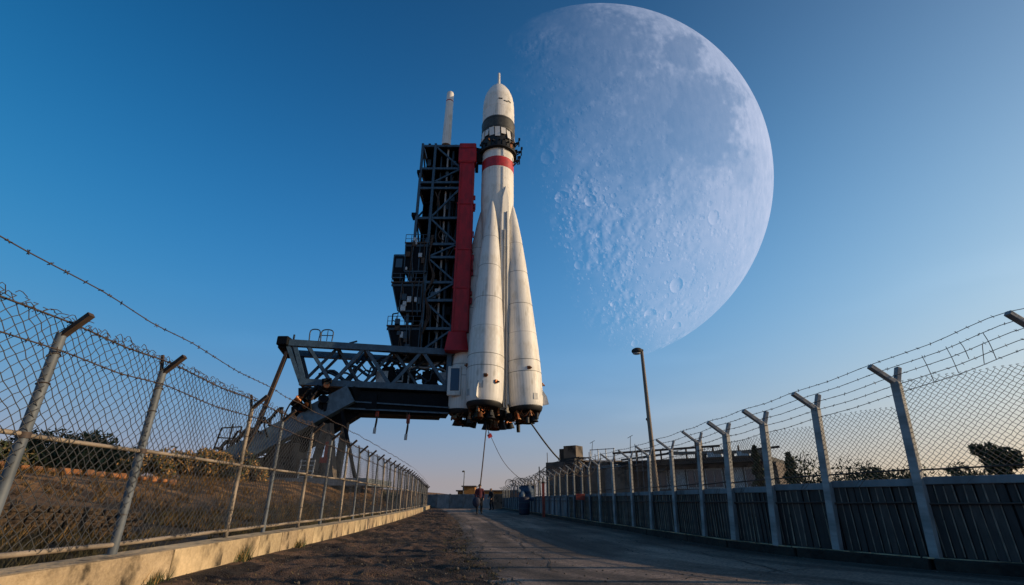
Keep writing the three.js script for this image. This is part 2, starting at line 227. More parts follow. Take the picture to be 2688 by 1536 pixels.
// ---------- rocket ----------
{
  const R = thing('rocket', 'white space rocket with a red stripe, held upright beside the dark gantry tower', 'rocket', [-1.47, 0, -41]);
  part('core_stage', lathe([[0.95, 7.3], [1.05, 8], [1.12, 14], [1.2, 20], [1.42, 24.5], [1.6, 27.2], [1.63, 28.2], [1.63, 31.4], [1.63, 33.9]]), M.white, R);
  part('stripe', lathe([[1.628, 31.42], [1.642, 31.43], [1.642, 32.62], [1.628, 32.63]]), M.red, R, 'red stripe round the upper stage');
  const og = [[0.17, 43.75], [0.42, 43.52], [0.74, 43.18], [1.0, 42.82], [1.24, 42.38], [1.42, 41.92], [1.55, 41.45], [1.64, 40.9], [1.685, 40.3]];
  part('fairing', lathe([[0.02, 43.78], ...og, [1.70, 39.4], [1.71, 37.8]].reverse()), M.white, R);
  part('nose_spike', [rod(V(0, 43.6, 0), V(0, 45.45, 0), 0.16, 0.13, 14)], M.white, R);
  const db = part('dark_band', lathe([[1.72, 36.25], [1.76, 36.35], [1.76, 37.7], [1.715, 37.85]]), M.band, R, 'dark olive band under the fairing');
  for (const y of [36.4, 37.55]) part('seam', lathe([[1.765, y], [1.785, y + 0.03], [1.765, y + 0.06]]), M.black, db);
  part('shroud', lathe([[1.58, 33.85], [1.66, 34.1], [1.70, 35], [1.72, 36.3]]), M.black, R);
  const rr = rng(5);
  for (let i = 0; i < 18; i++) { const a = (i / 18) * 2 * Math.PI, h = 0.85 + 0.5 * rr(), w = 0.42 + 0.12 * rr(); const g = put(box(w, h, 0.05), 0, 36.2 - h / 2, 1.76, 0.08 - 0.3 * rr(), 0, 0.15 * (rr() - 0.5)); part('flap', g.rotateY(a), i % 5 === 3 ? M.black : M.whiteB, R); }
  for (let i = 0; i < 22; i++) { const a = (i / 22) * 2 * Math.PI + 0.1 * rr(); part('clamp', merged([bx(0.36, 0.5 + 0.4 * rr(), 0.22, 0, 34.1, 1.74), bx(0.12, 0.2, 0.5, 0, 34.3 + 0.3 * rr(), 1.8)]).rotateY(a), rr() < 0.25 ? M.bronze : M.black, R); }
  const ring = part('service_ring', lathe([[1.66, 33.6], [1.95, 33.62], [1.95, 33.82], [1.66, 33.84]]), M.black, R, 'dark service ring with brackets on the right');
  for (const [a, y, l] of [[1.45, 34.1, 0.75], [1.25, 34.9, 0.6], [1.62, 33.3, 0.55], [1.3, 32.7, 0.45]]) { const c = V(Math.sin(a), 0, Math.cos(a)), q = (rad, h) => c.clone().multiplyScalar(rad).setY(h); part('bracket', [bar(q(1.65, y), q(1.7 + l, y + 0.1), 0.14), bar(q(1.7 + l, y + 0.45), q(1.7 + l, y - 0.4), 0.12), bar(q(1.65, y - 0.5), q(1.7 + l, y), 0.08), bx(0.2, 0.22, 0.2, c.x * (1.75 + l), y + 0.5, c.z * (1.75 + l))], M.black, ring); }
  for (const y of [39.3, 30.1]) part('seam', lathe([[1.625 + (y > 35 ? 0.075 : 0), y], [1.645 + (y > 35 ? 0.075 : 0), y + 0.02], [1.625 + (y > 35 ? 0.075 : 0), y + 0.04]]), M.whiteB, R);
  part('hatch', [0.15, 0.5, 0.78].map((a) => put(box(0.42, 0.16, 0.04), 0, 40.0 + 0.1 * Math.sin(a * 9), 1.69).rotateY(a)), M.band, R, 'small dark open hatches on the fairing');
  // cable duct and pointed pylon in the gap between the two nearest boosters
  const ga = 0.5;
  part('cable_duct', [bar(V(0, 27, 1.66), V(0, 31.35, 1.66), 0.14, 0.1), bar(V(0, 32.7, 1.66), V(0, 33.7, 1.66), 0.14, 0.1)].map((g) => g.rotateY(ga - 0.12)), M.whiteB, R);
  const sh = new THREE.Shape([[-0.42, 0], [-0.4, 17.5], [-0.3, 19.6], [0, 20.9], [0.3, 19.6], [0.36, 17.5], [0.38, 0]].map((p) => new THREE.Vector2(...p)));
  part('pylon', put(new THREE.ExtrudeGeometry(sh, { depth: 0.35, bevelEnabled: true, bevelSize: 0.06, bevelThickness: 0.06, bevelSegments: 2 }), 0, 8, 1.42).rotateY(ga), M.whiteB, R, 'pointed pale fairing in the gap between boosters');
  part('duct', [rod(V(0.08, 7.6, 2.0), V(0.08, 26, 1.92), 0.09), rod(V(-0.16, 7.6, 1.98), V(-0.16, 24, 1.92), 0.07)].map((g) => g.rotateY(ga)), M.grey, R);
  // four tapered boosters
  const prof = [[1.36, 0], [1.46, 0.35], [1.5, 1.3], [1.52, 2.4], [1.5, 3.6], [1.44, 5.0], [1.3, 7.4], [1.12, 10.2], [0.92, 13.2], [0.68, 15.9], [0.42, 18.1], [0.2, 19.4], [0.09, 19.75], [0.01, 19.82]];
  [0, 1, 2, 3].forEach((k) => {
    const a = -0.275 + k * Math.PI / 2, dir = V(Math.sin(a), 0, Math.cos(a)), base = dir.clone().multiplyScalar(2.68).setY(7.75), tip = dir.clone().multiplyScalar(1.55).setY(27.4), ax = tip.clone().sub(base).normalize();
    const B = part('booster', lathe(prof, 56), k % 2 ? M.white : M.whiteB, R); B.position.copy(base); B.quaternion.setFromUnitVectors(V(0, 1, 0), ax); B.updateMatrix();
    for (const [y, r] of [[2.75, 1.525], [3.75, 1.505], [6.2, 1.365], [8.9, 1.213], [12.1, 0.997], [15.2, 0.742]]) part('seam', lathe([[r - 0.004, y], [r + 0.014, y + 0.015], [r - 0.006, y + 0.035]]), M.band, B);
    part('engine_bay', lathe([[0.0, -0.42], [1.18, -0.42], [1.3, -0.3], [1.4, -0.05], [1.37, 0.05]]), M.black, B);
    for (let n = 0; n < 4; n++) { const q = n * Math.PI / 2 + 0.5, x = Math.cos(q) * 0.62, z = Math.sin(q) * 0.62; part('engine_nozzle', put(lathe([[0.19, 0], [0.2, -0.2], [0.28, -0.45], [0.4, -0.78], [0.43, -0.8], [0.38, -0.74], [0.2, -0.3]], 20), x, -0.38, z), n === 1 ? M.bronze : M.black, B); }
    for (const q of [a, a + 2.2]) part('vernier', put(lathe([[0.09, 0], [0.16, -0.4], [0.18, -0.42], [0.1, -0.1]], 14), Math.cos(q) * 1.12, -0.4, Math.sin(q) * 1.12), M.bronze, B);
    const pr = rng(40 + k), pipes = []; for (let n = 0; n < 16; n++) { const q = pr() * 6.28, q2 = q + 0.4 + pr(), r1 = 0.5 + 0.8 * pr(); pipes.push(tube([V(Math.cos(q) * r1, -0.3, Math.sin(q) * r1), V(Math.cos((q + q2) / 2) * r1, -0.55 - 0.35 * pr(), Math.sin((q + q2) / 2) * r1), V(Math.cos(q2) * 1.2, -0.3, Math.sin(q2) * 1.2)], 0.03 + 0.03 * pr(), 8, 5)); }
    part('pipework', pipes, M.bronze, B);
    const out = Math.atan2(dir.x, dir.z);
    part('fin', put(new THREE.ExtrudeGeometry(new THREE.Shape([[0, 0], [0.62, 0.1], [0.5, 0.75], [0.02, 1.6]].map((p) => new THREE.Vector2(...p))), { depth: 0.06, bevelEnabled: false }), 1.32, 0.1, -0.03).rotateY(out - Math.PI / 2 + (k === 1 ? 0.25 : 0)), M.whiteB, B);
    for (const [q, y] of [[0.35 + a, 1.9], [-1.0 + a, 3.0], [0.95 + a, 1.5]]) part('fitting', put(merged([rbox(0.3, 0.26, 0.16, 0.04), put(rod(V(0, 0, 0), V(0.16, -0.06, 0.14), 0.07), 0, 0, 0.05)]), 0, y, 1.54).rotateY(q), M.bronze, B);
    for (const [q, y, w, h] of [[a + 0.1, 1.2, 0.5, 0.55], [a - 0.7, 0.7, 0.4, 0.5]]) part('hatch', put(box(w, h, 0.04), 0, y, 1.475).rotateY(q), M.grey, B);
  });
  const core = part('core_engine_bay', lathe([[0, 7.0], [1.0, 7.0], [1.12, 7.2], [1.05, 7.6]]), M.black, R);
  for (let n = 0; n < 4; n++) { const q = n * Math.PI / 2; part('engine_nozzle', put(lathe([[0.19, 0], [0.22, -0.25], [0.42, -0.85], [0.45, -0.86], [0.2, -0.3]], 20), Math.cos(q) * 0.6, 7.02, Math.sin(q) * 0.6), n % 2 ? M.bronze : M.black, core); }
  const br = rng(57);
  for (let i = 0; i < 54; i++) { const q = br() * 6.283, rad = 0.6 + 3.2 * Math.sqrt(br()), n = Math.round((q + 0.275) / (Math.PI / 2)) * Math.PI / 2 - 0.275; if (Math.cos(q - n) * rad > 3.9 || (rad > 2.2 && Math.abs(Math.sin(q - n)) * rad > 1.35)) continue; part('base_fitting', put(br() < 0.55 ? rbox(0.2 + 0.45 * br(), 0.25 + 0.5 * br(), 0.2 + 0.4 * br(), 0.04) : new THREE.CylinderGeometry(0.07 + 0.13 * br(), 0.12 + 0.16 * br(), 0.4 + 0.5 * br(), 12), Math.sin(q) * rad, 6.75 + 0.5 * br(), Math.cos(q) * rad, 0.5 * (br() - 0.5), br() * 3, 0.5 * (br() - 0.5)), br() < 0.3 ? M.bronze : M.black, R); }
  part('service_window', [put(rbox(1.15, 2.5, 0.3, 0.1), -3.35, 10.0, 0.75)], M.whiteB, R, 'pale box on the left booster');
  part('window_pane', [put(rbox(0.74, 1.9, 0.1, 0.05), -3.3, 10.1, 0.88)], M.glassy, R, 'dark blue window in the pale box');
}

// ---------- launch gantry ----------
{
  const Gn = thing('launch_gantry', 'dark steel launch gantry with lattice tower, red mast and long side arm', 'gantry', [0, 0, 0]);
  const xl = -9.35, xm = -8.0, xr = -5.2, zf = -40.85, zb = -44.6, lv = [12.7, 14.8, 17.5, 19.3, 21.9, 23.3, 26.2, 29.7, 30.4, 32.1, 35.0];
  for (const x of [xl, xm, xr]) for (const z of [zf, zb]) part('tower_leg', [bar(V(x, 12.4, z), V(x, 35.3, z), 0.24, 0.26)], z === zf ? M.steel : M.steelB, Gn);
  lv.forEach((y, i) => {
    for (const [p, q] of [[V(xl, y, zf), V(xm, y, zf)], [V(xm, y, zf), V(xr, y, zf)], [V(xl, y, zb), V(xr, y, zb)], [V(xl, y, zf), V(xl, y, zb)], [V(xr, y, zf), V(xr, y, zb)]]) part('beam', bar(p, q, 0.2, 0.24), M.steel, Gn);
    part('deck', bx(xr - xl - 0.3, 0.06, zf - zb - 0.3, (xl + xr) / 2, y - 0.02, (zf + zb) / 2), M.clad, Gn);
    if (i === lv.length - 1) return;
    const y2 = lv[i + 1]; if (y2 - y < 1.2) return;
    const up = i % 2 === 0;
    part('brace', bar(V(xm, up ? y : y2, zf + 0.02), V(xr, up ? y2 : y, zf + 0.02), 0.16), M.steel, Gn);
    part('brace', bar(V(xl, up ? y : y2, zf), V(xl, up ? y2 : y, zb), 0.14), M.steelB, Gn);
    part('cladding', [bx(xr - xl - 0.3, y2 - y - 0.3, 0.08, (xl + xr) / 2, (y + y2) / 2, zb + 0.2), bx(0.08, y2 - y - 0.3, 1.9, xl + 0.22, (y + y2) / 2, zb + 1.2), bx(0.08, y2 - y - 0.3, 3.2, xr - 0.2, (y + y2) / 2, (zf + zb) / 2)], M.clad, Gn);
  });
  const r = rng(91);
  for (let i = 0; i < 9; i++) { const x = lerp(xl + 0.4, xr - 0.4, r()), z = lerp(zf - 0.4, zb + 0.6, r()); part('pipe', rod(V(x, 12.8, z), V(x, 33 + 2 * r(), z), 0.06 + 0.09 * r()), r() < 0.3 ? M.grey : M.steelB, Gn); }
  for (let i = 0; i < 46; i++) { const x = lerp(xl + 0.5, xr - 0.5, r()), z = lerp(zf - 0.3, zf - 2.2, r()), y = 13 + 21.3 * r(), w = 0.2 + 0.6 * r(); part('equipment_box', put(rbox(w, 0.2 + 0.8 * r(), 0.2 + 0.4 * r(), 0.03), x, y, z), r() < 0.2 ? M.shade : r() < 0.5 ? M.steel : M.clad, Gn); }
  for (let i = 0; i < 16; i++) { const x0 = lerp(xm, xr, r()), y0 = 14 + 19 * r(); part('hose', tube([V(x0, y0, zf - 0.2), V(x0 + r() - 0.5, y0 - 0.6 - r(), zf - 0.1), V(x0 + 1.2 * (r() - 0.5), y0 - 1 - 1.5 * r(), zf - 0.3)], 0.04 + 0.03 * r(), 10, 5), r() < 0.4 ? M.rusty : M.steel, Gn); }
  const cr = []; for (let i = 0; i < 3; i++) cr.push(tube([V(-7.7 + 0.1 * i, 24.2, zf + 0.2), V(-7.75, 21.5, zf + 0.25), V(-7.35 + 0.1 * i, 19.8, zf + 0.2), V(-7.9, 18, zf + 0.22), V(-7.6 + 0.15 * i, 16.3, zf + 0.2), V(-7.9, 14.2, zf + 0.2)], 0.05, 30, 5));
  part('cable_bundle', cr, M.rusty, Gn, 'brown cables hanging down the tower front');
  // platforms on the left side
  const platform = (x0, x1, y0, y1, dep, slope) => { const s = new THREE.Shape([[x0, y1], [x1, y1], [x1, y0], [x0 + slope, y0]].map((p) => new THREE.Vector2(...p))); return put(new THREE.ExtrudeGeometry(s, { depth: dep, bevelEnabled: false }), 0, 0, zf - dep + 0.35); };
  for (const [x0, x1, y0, y1, sl] of [[-10.1, -7.9, 20.2, 23.2, 0.15], [-11.0, -8.1, 16.3, 19.1, 0.9], [-11.0, -8.0, 12.75, 14.9, 0.8]]) {
    const p = part('platform', platform(x0, x1, y0, y1, 3, sl), M.clad, Gn), n = 5, zf2 = zf + 0.38;
    part('edge_beam', bar(V(x0 - 0.05, y1 + 0.06, zf2), V(x1, y1 + 0.06, zf2), 0.12), M.rusty, p);
    for (let i = 0; i < 4; i++) part('stiffener', bar(V(lerp(x0 + sl * 0.9, x1 - 0.1, i / 3), y0 + 0.05, zf2 + 0.01), V(lerp(x0 + 0.06, x1 - 0.1, i / 3), y1 - 0.02, zf2 + 0.01), 0.09, 0.1), i === 1 ? M.rusty : M.steelB, p);
    part('lower_beam', bar(V(x0 + sl, y0 + 0.02, zf2), V(x1, y0 + 0.02, zf2), 0.16), M.steelB, p); part('toe_plate', bx(x1 - x0, 0.22, 0.05, (x0 + x1) / 2, y1 - 0.25, zf2 + 0.02), M.steelB, p);
    for (let i = 0; i < 7; i++) part('fitting', put(rbox(0.15 + 0.35 * r(), 0.2 + 0.5 * r(), 0.2, 0.03), lerp(x0 + sl, x1, r()), lerp(y0 + 0.2, y1 + 0.6, r()), zf2 + 0.06), r() < 0.3 ? M.shade : r() < 0.6 ? M.rusty : M.steelB, p);
    for (let i = 0; i < 4; i++) { const xx = lerp(x0 + sl, x1, r()); part('loose_hose', tube([V(xx, y1 + 0.3, zf2 + 0.1), V(xx + 0.3 * (r() - 0.5), (y0 + y1) / 2, zf2 + 0.14), V(xx + 0.5 * (r() - 0.5), y0 - 0.3 - 0.5 * r(), zf2 + 0.1)], 0.035, 10, 4), r() < 0.5 ? M.rusty : M.steel, p); }
    for (let i = 0; i < n; i++) { const x = lerp(x0, x1, i / (n - 1)); part('rail_post', rod(V(x, y1 + 0.05, zf2), V(x, y1 + 0.95, zf2), 0.03), M.steel, p); }
    part('handrail', [rod(V(x0, y1 + 0.95, zf2), V(x1, y1 + 0.95, zf2), 0.03), rod(V(x0, y1 + 0.5, zf2), V(x1, y1 + 0.5, zf2), 0.025)], M.steel, p);
  }
  const cab = part('operator_cab', put(rbox(0.95, 2.4, 1.2, 0.08), -10.55, 20.7, zf - 0.2), M.clad, Gn, 'small dark cab at the tower side');
  part('window', put(box(0.6, 0.9, 0.04), -10.5, 21.1, zf + 0.425), M.pane, cab);
  part('cab_frame', [bar(V(-11.02, 21.95, zf + 0.4), V(-10.05, 21.95, zf + 0.4), 0.1), bar(V(-11.02, 19.6, zf + 0.4), V(-10.05, 19.6, zf + 0.4), 0.1), bar(V(-11.02, 19.6, zf + 0.4), V(-11.02, 21.95, zf + 0.4), 0.09)], M.steel, cab);
  part('bracket_arm', [bar(V(-10.7, 15, zf), V(-10.7, 16.2, zf), 0.1), bar(V(-10.7, 16.2, zf), V(-10.2, 16.3, zf), 0.09), bar(V(-10.6, 15.6, zf), V(-10.2, 15.3, zf), 0.07)], M.clad, Gn);
  for (const [y, w] of [[26.6, 0.5], [31.7, 0.35]]) part('side_step', bx(w, 0.35, 0.9, xl - w / 2, y, zf - 0.3), M.clad, Gn);
  // white pole on top
  const pole = part('white_pole', rod(V(-6.95, 35.2, -41), V(-6.85, 42.4, -41), 0.48, 0.38, 24), M.white, Gn, 'tall tapered white pole on top of the tower');
  part('pole_cap', put(new THREE.SphereGeometry(0.38, 20, 10, 0, 6.3, 0, 1.57).scale(1, 0.5, 1), -6.85, 42.4, -41), M.whiteB, pole);
  part('pole_ring', put(new THREE.CylinderGeometry(0.41, 0.41, 0.12, 24), -6.87, 41.2, -41), M.redmast, pole);
  const tb = []; for (let i = 0; i < 14; i++) tb.push(bx(0.15 + 0.4 * r(), 0.1 + 0.25 * r(), 0.3, lerp(xl, xr, r()), 35.3, zf - 0.2 - r())); part('roof_fittings', tb, M.clad, Gn);
  // red mast
  const segs = [[33.9, 34.55, 0.86, 0.9], [32.2, 33.9, 0.9, 0.92], [27.3, 32.15, 0.74, 0.7], [22.3, 27.25, 0.75, 0.72], [18.4, 22.25, 0.76, 0.74], [14.2, 18.35, 0.76, 0.74]], mz = -40.25, mx = -4.52;
  const mast = part('red_mast', segs.map(([a, b, w, d]) => put(rbox(w * 2, b - a, d * 1.1, 0.12, 3), mx, (a + b) / 2, mz)), M.redmast, Gn, 'tall dark red boxed mast between tower and rocket');
  const flare = new THREE.CylinderGeometry(1.05, 1.4, 1.7, 4, 1).rotateY(Math.PI / 4).scale(1.03, 1, 0.6);
  part('mast_foot', put(flare, mx - 0.2, 13.35, mz), M.redmast, mast);
  for (const y of [32.18, 27.28, 22.28, 18.38]) part('joint_band', put(box(1.62, 0.16, 0.9), mx, y, mz), M.redmast, mast);
  part('mast_edge', [bar(V(mx - 0.62, 14.2, mz + 0.44), V(mx - 0.62, 32, mz + 0.44), 0.12, 0.1), bar(V(mx + 0.62, 14.2, mz + 0.42), V(mx + 0.62, 32, mz + 0.42), 0.1, 0.08)], M.redmast, mast);
  const cl = []; for (let i = 0; i < 10; i++) cl.push(bx(0.1 + 0.15 * r(), 0.3 + 0.5 * r(), 0.2, mx + 0.84, 17 + 15 * r(), mz)); part('mast_clips', cl, M.redmast, mast);
  part('holding_arm', [bar(V(-5.2, 34.5, -40.3), V(-3.1, 34.2, -40.6), 0.3), bar(V(-5.2, 33.4, -40.3), V(-3.1, 33.9, -40.6), 0.22), bx(0.5, 1.6, 0.5, -3.35, 33.4, -40.6), bx(0.3, 0.9, 0.4, -3.6, 32, -40.6)], M.clad, Gn);
  // side arm
  const aL = V(-18.6, 0, -37.95), aR = V(-5.0, 0, -41.0), P = (t, y, b = 0) => { const u = aR.clone().sub(aL).normalize(), n = V(u.z, 0, -u.x); return aL.clone().lerp(aR, t).addScaledVector(n, b * 3.2).setY(y); };
  const top = 12.62, bot = 9.47, T0 = [0, 0.13, 0.3, 0.46, 0.63, 0.8, 0.97];
  for (const b of [0, 1]) {
    part('top_chord', bar(P(0, top, b), P(1, top, b), 0.5, 0.52), M.steel, Gn); part('bottom_chord', bar(P(0.125, bot, b), P(1, bot, b), 0.5, 0.5), M.steel, Gn);
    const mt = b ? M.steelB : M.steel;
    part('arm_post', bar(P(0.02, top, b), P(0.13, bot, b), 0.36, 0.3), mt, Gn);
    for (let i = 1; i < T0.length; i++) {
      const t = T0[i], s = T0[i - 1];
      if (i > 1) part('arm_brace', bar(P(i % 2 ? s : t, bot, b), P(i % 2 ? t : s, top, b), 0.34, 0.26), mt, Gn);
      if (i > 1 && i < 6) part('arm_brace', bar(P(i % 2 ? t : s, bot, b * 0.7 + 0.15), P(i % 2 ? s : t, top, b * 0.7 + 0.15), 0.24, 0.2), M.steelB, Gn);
      if (i === 1) part('arm_brace', bar(P(0.06, top, b), P(0.15, bot, b), 0.3), mt, Gn);
    }
    part('arm_post', bar(P(0.97, bot, b), P(0.97, top, b), 0.4), mt, Gn);
  }
  for (const t of T0) { part('cross_beam', bar(P(t, top, 0), P(t, top, 1), 0.26), M.steelB, Gn); if (t > 0.1) part('cross_beam', bar(P(t, bot, 0), P(t, bot, 1), 0.26), M.steelB, Gn); }
  for (let i = 0; i < 34; i++) { const t = 0.15 + 0.78 * r(), b = 0.25 + 0.6 * r(), y = lerp(bot, top - 0.8, r()); part('arm_pipe', tube([P(t, y, b), P(t + 0.05, y + 1.2 * r(), b + 0.1), P(t + 0.1 + 0.1 * r(), y + 1.6 * (r() - 0.4), b), P(t + 0.2, y + 0.8, b)], 0.05 + 0.08 * r(), 14, 6), r() < 0.25 ? M.grey : M.steelB, Gn); }
  for (let i = 0; i < 14; i++) { const t = 0.55 + 0.4 * r(); part('equipment_box', put(rbox(0.5 + 0.6 * r(), 0.6 + 1.3 * r(), 0.6, 0.04), P(t, 0, 0.4).x, bot + 0.9 + 0.5 * r(), P(t, 0, 0.4).z), r() < 0.3 ? M.shade : M.clad, Gn); }
  part('arm_deck', along(box(2.6, 0.1, 11), P(0.2, bot - 0.1, 0.5), P(0.98, bot - 0.1, 0.5)), M.clad, Gn);
  part('belly_box', [along(box(2.9, 1.55, 8.6), P(0.37, 8.25, 0.5), P(0.985, 8.25, 0.5)), along(box(2.4, 0.3, 7), P(0.42, 7.42, 0.5), P(0.96, 7.42, 0.5))], M.clad, Gn, 'dark box girder under the arm');
  part('belly_rail', [bar(P(0.4, 8.1, -0.02), P(0.98, 7.9, -0.02), 0.1), bar(P(0.38, 7.55, 0), P(0.98, 7.45, 0), 0.12)], M.steel, Gn);
  part('arm_end', [put(rbox(0.9, 0.75, 1.0, 0.1), -18.55, 12.7, -38.0), along(box(0.7, 0.9, 3.4), P(0, top, 0), P(0, top, 1))], M.clad, Gn);
  for (const [x0, x1, h] of [[-16.75, -16.0, 0.95], [-15.8, -14.9, 0.9]]) part('safety_rail', tube([V(x0, 12.9, -38.4), V(x0 + 0.05, 12.9 + h, -38.4), V(x1 - 0.05, 12.9 + h, -38.5), V(x1, 12.9, -38.5)], 0.05, 20, 6), M.steelB, Gn);
  part('safety_rail', [bar(V(-15.8, 13.4, -38.45), V(-14.9, 13.4, -38.5), 0.06), bar(V(-15.3, 12.9, -38.4), V(-15.3, 13.8, -38.4), 0.05), bar(V(-13.6, 12.9, -39), V(-13.0, 13.1, -39.1), 0.12), bar(V(-17.9, 12.95, -38.1), V(-17.9, 13.35, -38.1), 0.12)], M.steelB, Gn);
  part('end_prop', [bar(P(0.03, 11.9, 0), V(-19.5, 5.6, -38), 0.3, 0.26), bar(V(-19.5, 5.7, -38), V(-20.6, 2.2, -38), 0.26)], M.rusty, Gn, 'slanting brown prop under the arm end');
  const mc = []; for (let i = 0; i < 26; i++) { const x = lerp(-17.0, -14.6, r()); mc.push(put(r() < 0.5 ? rbox(0.3 + 0.6 * r(), 0.3 + 0.4 * r(), 0.5, 0.05) : new THREE.CylinderGeometry(0.2 + 0.2 * r(), 0.2, 0.5, 14).rotateX(1.57 * r()), x, lerp(7.0, 9.2, r()) + (x + 16) * 0.35, -38.8 + 0.6 * r(), r(), r(), r())); }
  part('hinge_machinery', mc, M.clad, Gn); part('hinge_pins', mc.slice(0, 7).map((g) => g.clone().translate(0.3, 0.15, 0.4)), M.bronze, Gn);
  // the slanting boom down to its base
  part('boom', bar(V(-12.9, 8.65, -39.2), V(-22.3, 2.9, -38.3), 1.1, 1.45), M.boom, Gn, 'broad blue grey box boom slanting to the ground');
  part('boom', bar(V(-12.4, 7.95, -40.6), V(-20.8, 2.2, -40.2), 1.2, 1.2), M.clad, Gn, 'darker second boom behind the first');
  part('boom_link', [bar(V(-13.2, 9.3, -39.4), V(-12.6, 7.5, -40.2), 1.3, 0.7), bar(V(-13.1, 8, -40), V(-11.0, 8.2, -40.2), 1.4, 1.2)], M.clad, Gn);
  const bp = []; for (let i = 0; i < 34; i++) { const t = r(), y = lerp(9.3, 3.6, t), x = lerp(-14.2, -22.8, t); bp.push(tube([V(x, y, -38.2 + 0.4 * r()), V(x - 0.5 * r(), y + 0.5 * r(), -38), V(x - 0.8, y - 0.4, -38.1), V(x - 1.3 * r(), y - 0.6 - r(), -38)], 0.05 + 0.07 * r(), 10, 5)); }
  part('boom_hoses', bp.slice(0, 17), M.clad, Gn); part('boom_hoses', bp.slice(17), M.rusty, Gn);
  part('boom_housing', [put(rbox(2.5, 2.9, 2.0, 0.1), -17.9, 3.5, -40.6), put(rbox(2.2, 1.9, 2.0, 0.1), -20.3, 2.9, -40.4), put(rbox(1.9, 1.7, 2.0, 0.08), -15.7, 3.0, -40.9)], M.brownB, Gn, 'grey weathered housings under the boom');
  part('housing_frame', [...[-19.25, -18, -16.75].map((x) => bar(V(x, 2.1, -38.35), V(x, 2.9 + (x + 19.25) * 0.62 + 1.3, -38.35), 0.1)), bar(V(-19.3, 4, -38.35), V(-16.7, 3.7, -38.35), 0.1), bar(V(-19.3, 2.6, -38.3), V(-15, 2.4, -38.3), 0.22)], M.rusty, Gn);
  part('base_cage', [[-22.6, 3.2, -22.2, 5.9], [-21.5, 3.2, -21.4, 6.2], [-20.7, 3.2, -20.7, 6.0], [-22.2, 5.9, -20.7, 6.0], [-22.3, 5.2, -20.7, 5.1]].map(([a, b, c, d]) => bar(V(a, b, -38.2), V(c, d, -38.2), 0.09)), M.rusty, Gn, 'small brown railing cage at the boom foot');
  part('base_foot', [put(rbox(2.2, 2.0, 2.4, 0.15), -21.7, 2.9, -38.8)], M.band, Gn);
  for (const [p, q, w] of [[V(-14.5, 6.3, -39), V(-15.0, 2, -38.6), 0.75], [V(-14.3, 6.3, -39), V(-13.3, 2, -38.6), 0.6], [V(-13.5, 7.3, -40.5), V(-13.7, 2, -40.5), 0.7]]) part('pier_leg', bar(p, q, w * 0.72, 0.5), M.brownB, Gn);
  part('thin_strut', [bar(V(-13.3, 7.2, -38.6), V(-11.45, 2.2, -38), 0.2)], M.clad, Gn);
  part('pier_panel', [bx(0.5, 1.5, 0.1, -14.0, 4.2, -38.7), bx(0.6, 0.4, 0.1, -14.2, 3.6, -38.6)], M.redpaint, Gn);
  part('stair_frame', [...[-15.7, -15.2, -14.7].map((x) => bar(V(x, 2, -38), V(x + 0.1, 3.6, -38), 0.07)), ...[2.4, 2.8, 3.2, 3.5].map((y) => bar(V(-15.7, y, -38), V(-14.6, y, -38), 0.05))], M.shade, Gn);
  const pad = structure('launch_pad', [bx(16, 0.5, 8, -18.5, 2.05, -41.5)], M.slabB, 'low concrete pad under the foot of the gantry', 'launch pad');
}

// ---------- lines under the rocket and arm ----------
for (const [x, z, y0, y1, l] of [[-10.95, -40, 8.0, 5.75, 'left of the two short hose pairs hanging under the gantry arm'], [-8.5, -40.4, 7.5, 5.3, 'right of the two short hose pairs hanging under the gantry arm']]) {
  const h = thing('hanging_hose', l, 'hose', [x, y1, z], 0, 'hoses hanging under the arm');
  part('hose', [tube([V(0.12, y0 - y1, 0), V(0.05, (y0 - y1) * 0.6, 0), V(-0.06, 0.05, 0)], 0.06, 12, 6), tube([V(-0.1, y0 - y1, 0.1), V(0.1, (y0 - y1) * 0.5, 0.1), V(0.0, 0.05, 0.1)], 0.05, 12, 6)], M.rusty, h);
  part('fitting', [put(rbox(0.26, 0.7, 0.26, 0.05), 0.05, (y0 - y1) * 0.72, 0)], M.redpaint, h); part('nozzle', [rod(V(-0.03, -0.05, 0.05), V(-0.01, 0.4, 0.05), 0.12)], M.shade, h);
}
tag(part('tether_line', tube([V(-2.0, 6.4, -39.6), V(-2.04, 4.7, -37.8), V(-2.07, 3.0, -36), V(-2.1, 1.55, -34.3)], 0.042, 24, 6), M.rusty), 'dark brown line hanging from the rocket base to the man on the road', 'line');
tag(part('guy_wire', tube([V(-1.9, 5.9, -39.8), V(-0.6, 3.6, -42), V(1.35, 1.95, -44.5)], 0.022, 20, 5), M.barb), 'thin wire slanting from the rocket base to the right fence', 'wire');
tag(part('thick_cable', tube([V(1.45, 6.7, -40.4), V(2.6, 5.2, -40.9), V(3.4, 4.3, -41.4), V(4.2, 3.6, -42)], 0.07, 24, 6), M.black), 'thick black cable slanting from the rocket down to the low building', 'cable');
{ const f = thing('hanging_tag', 'small dark cloth tag hanging below the rocket engines', 'tag', [-1.75, 5.6, -39.7]); part('cloth', put(box(0.35, 0.3, 0.03), 0, -0.1, 0, 0, 0.3, 0.5), M.redmast, f); part('cord', rod(V(-0.1, 0, 0), V(-0.15, 0.8, 0), 0.02), M.barb, f); }

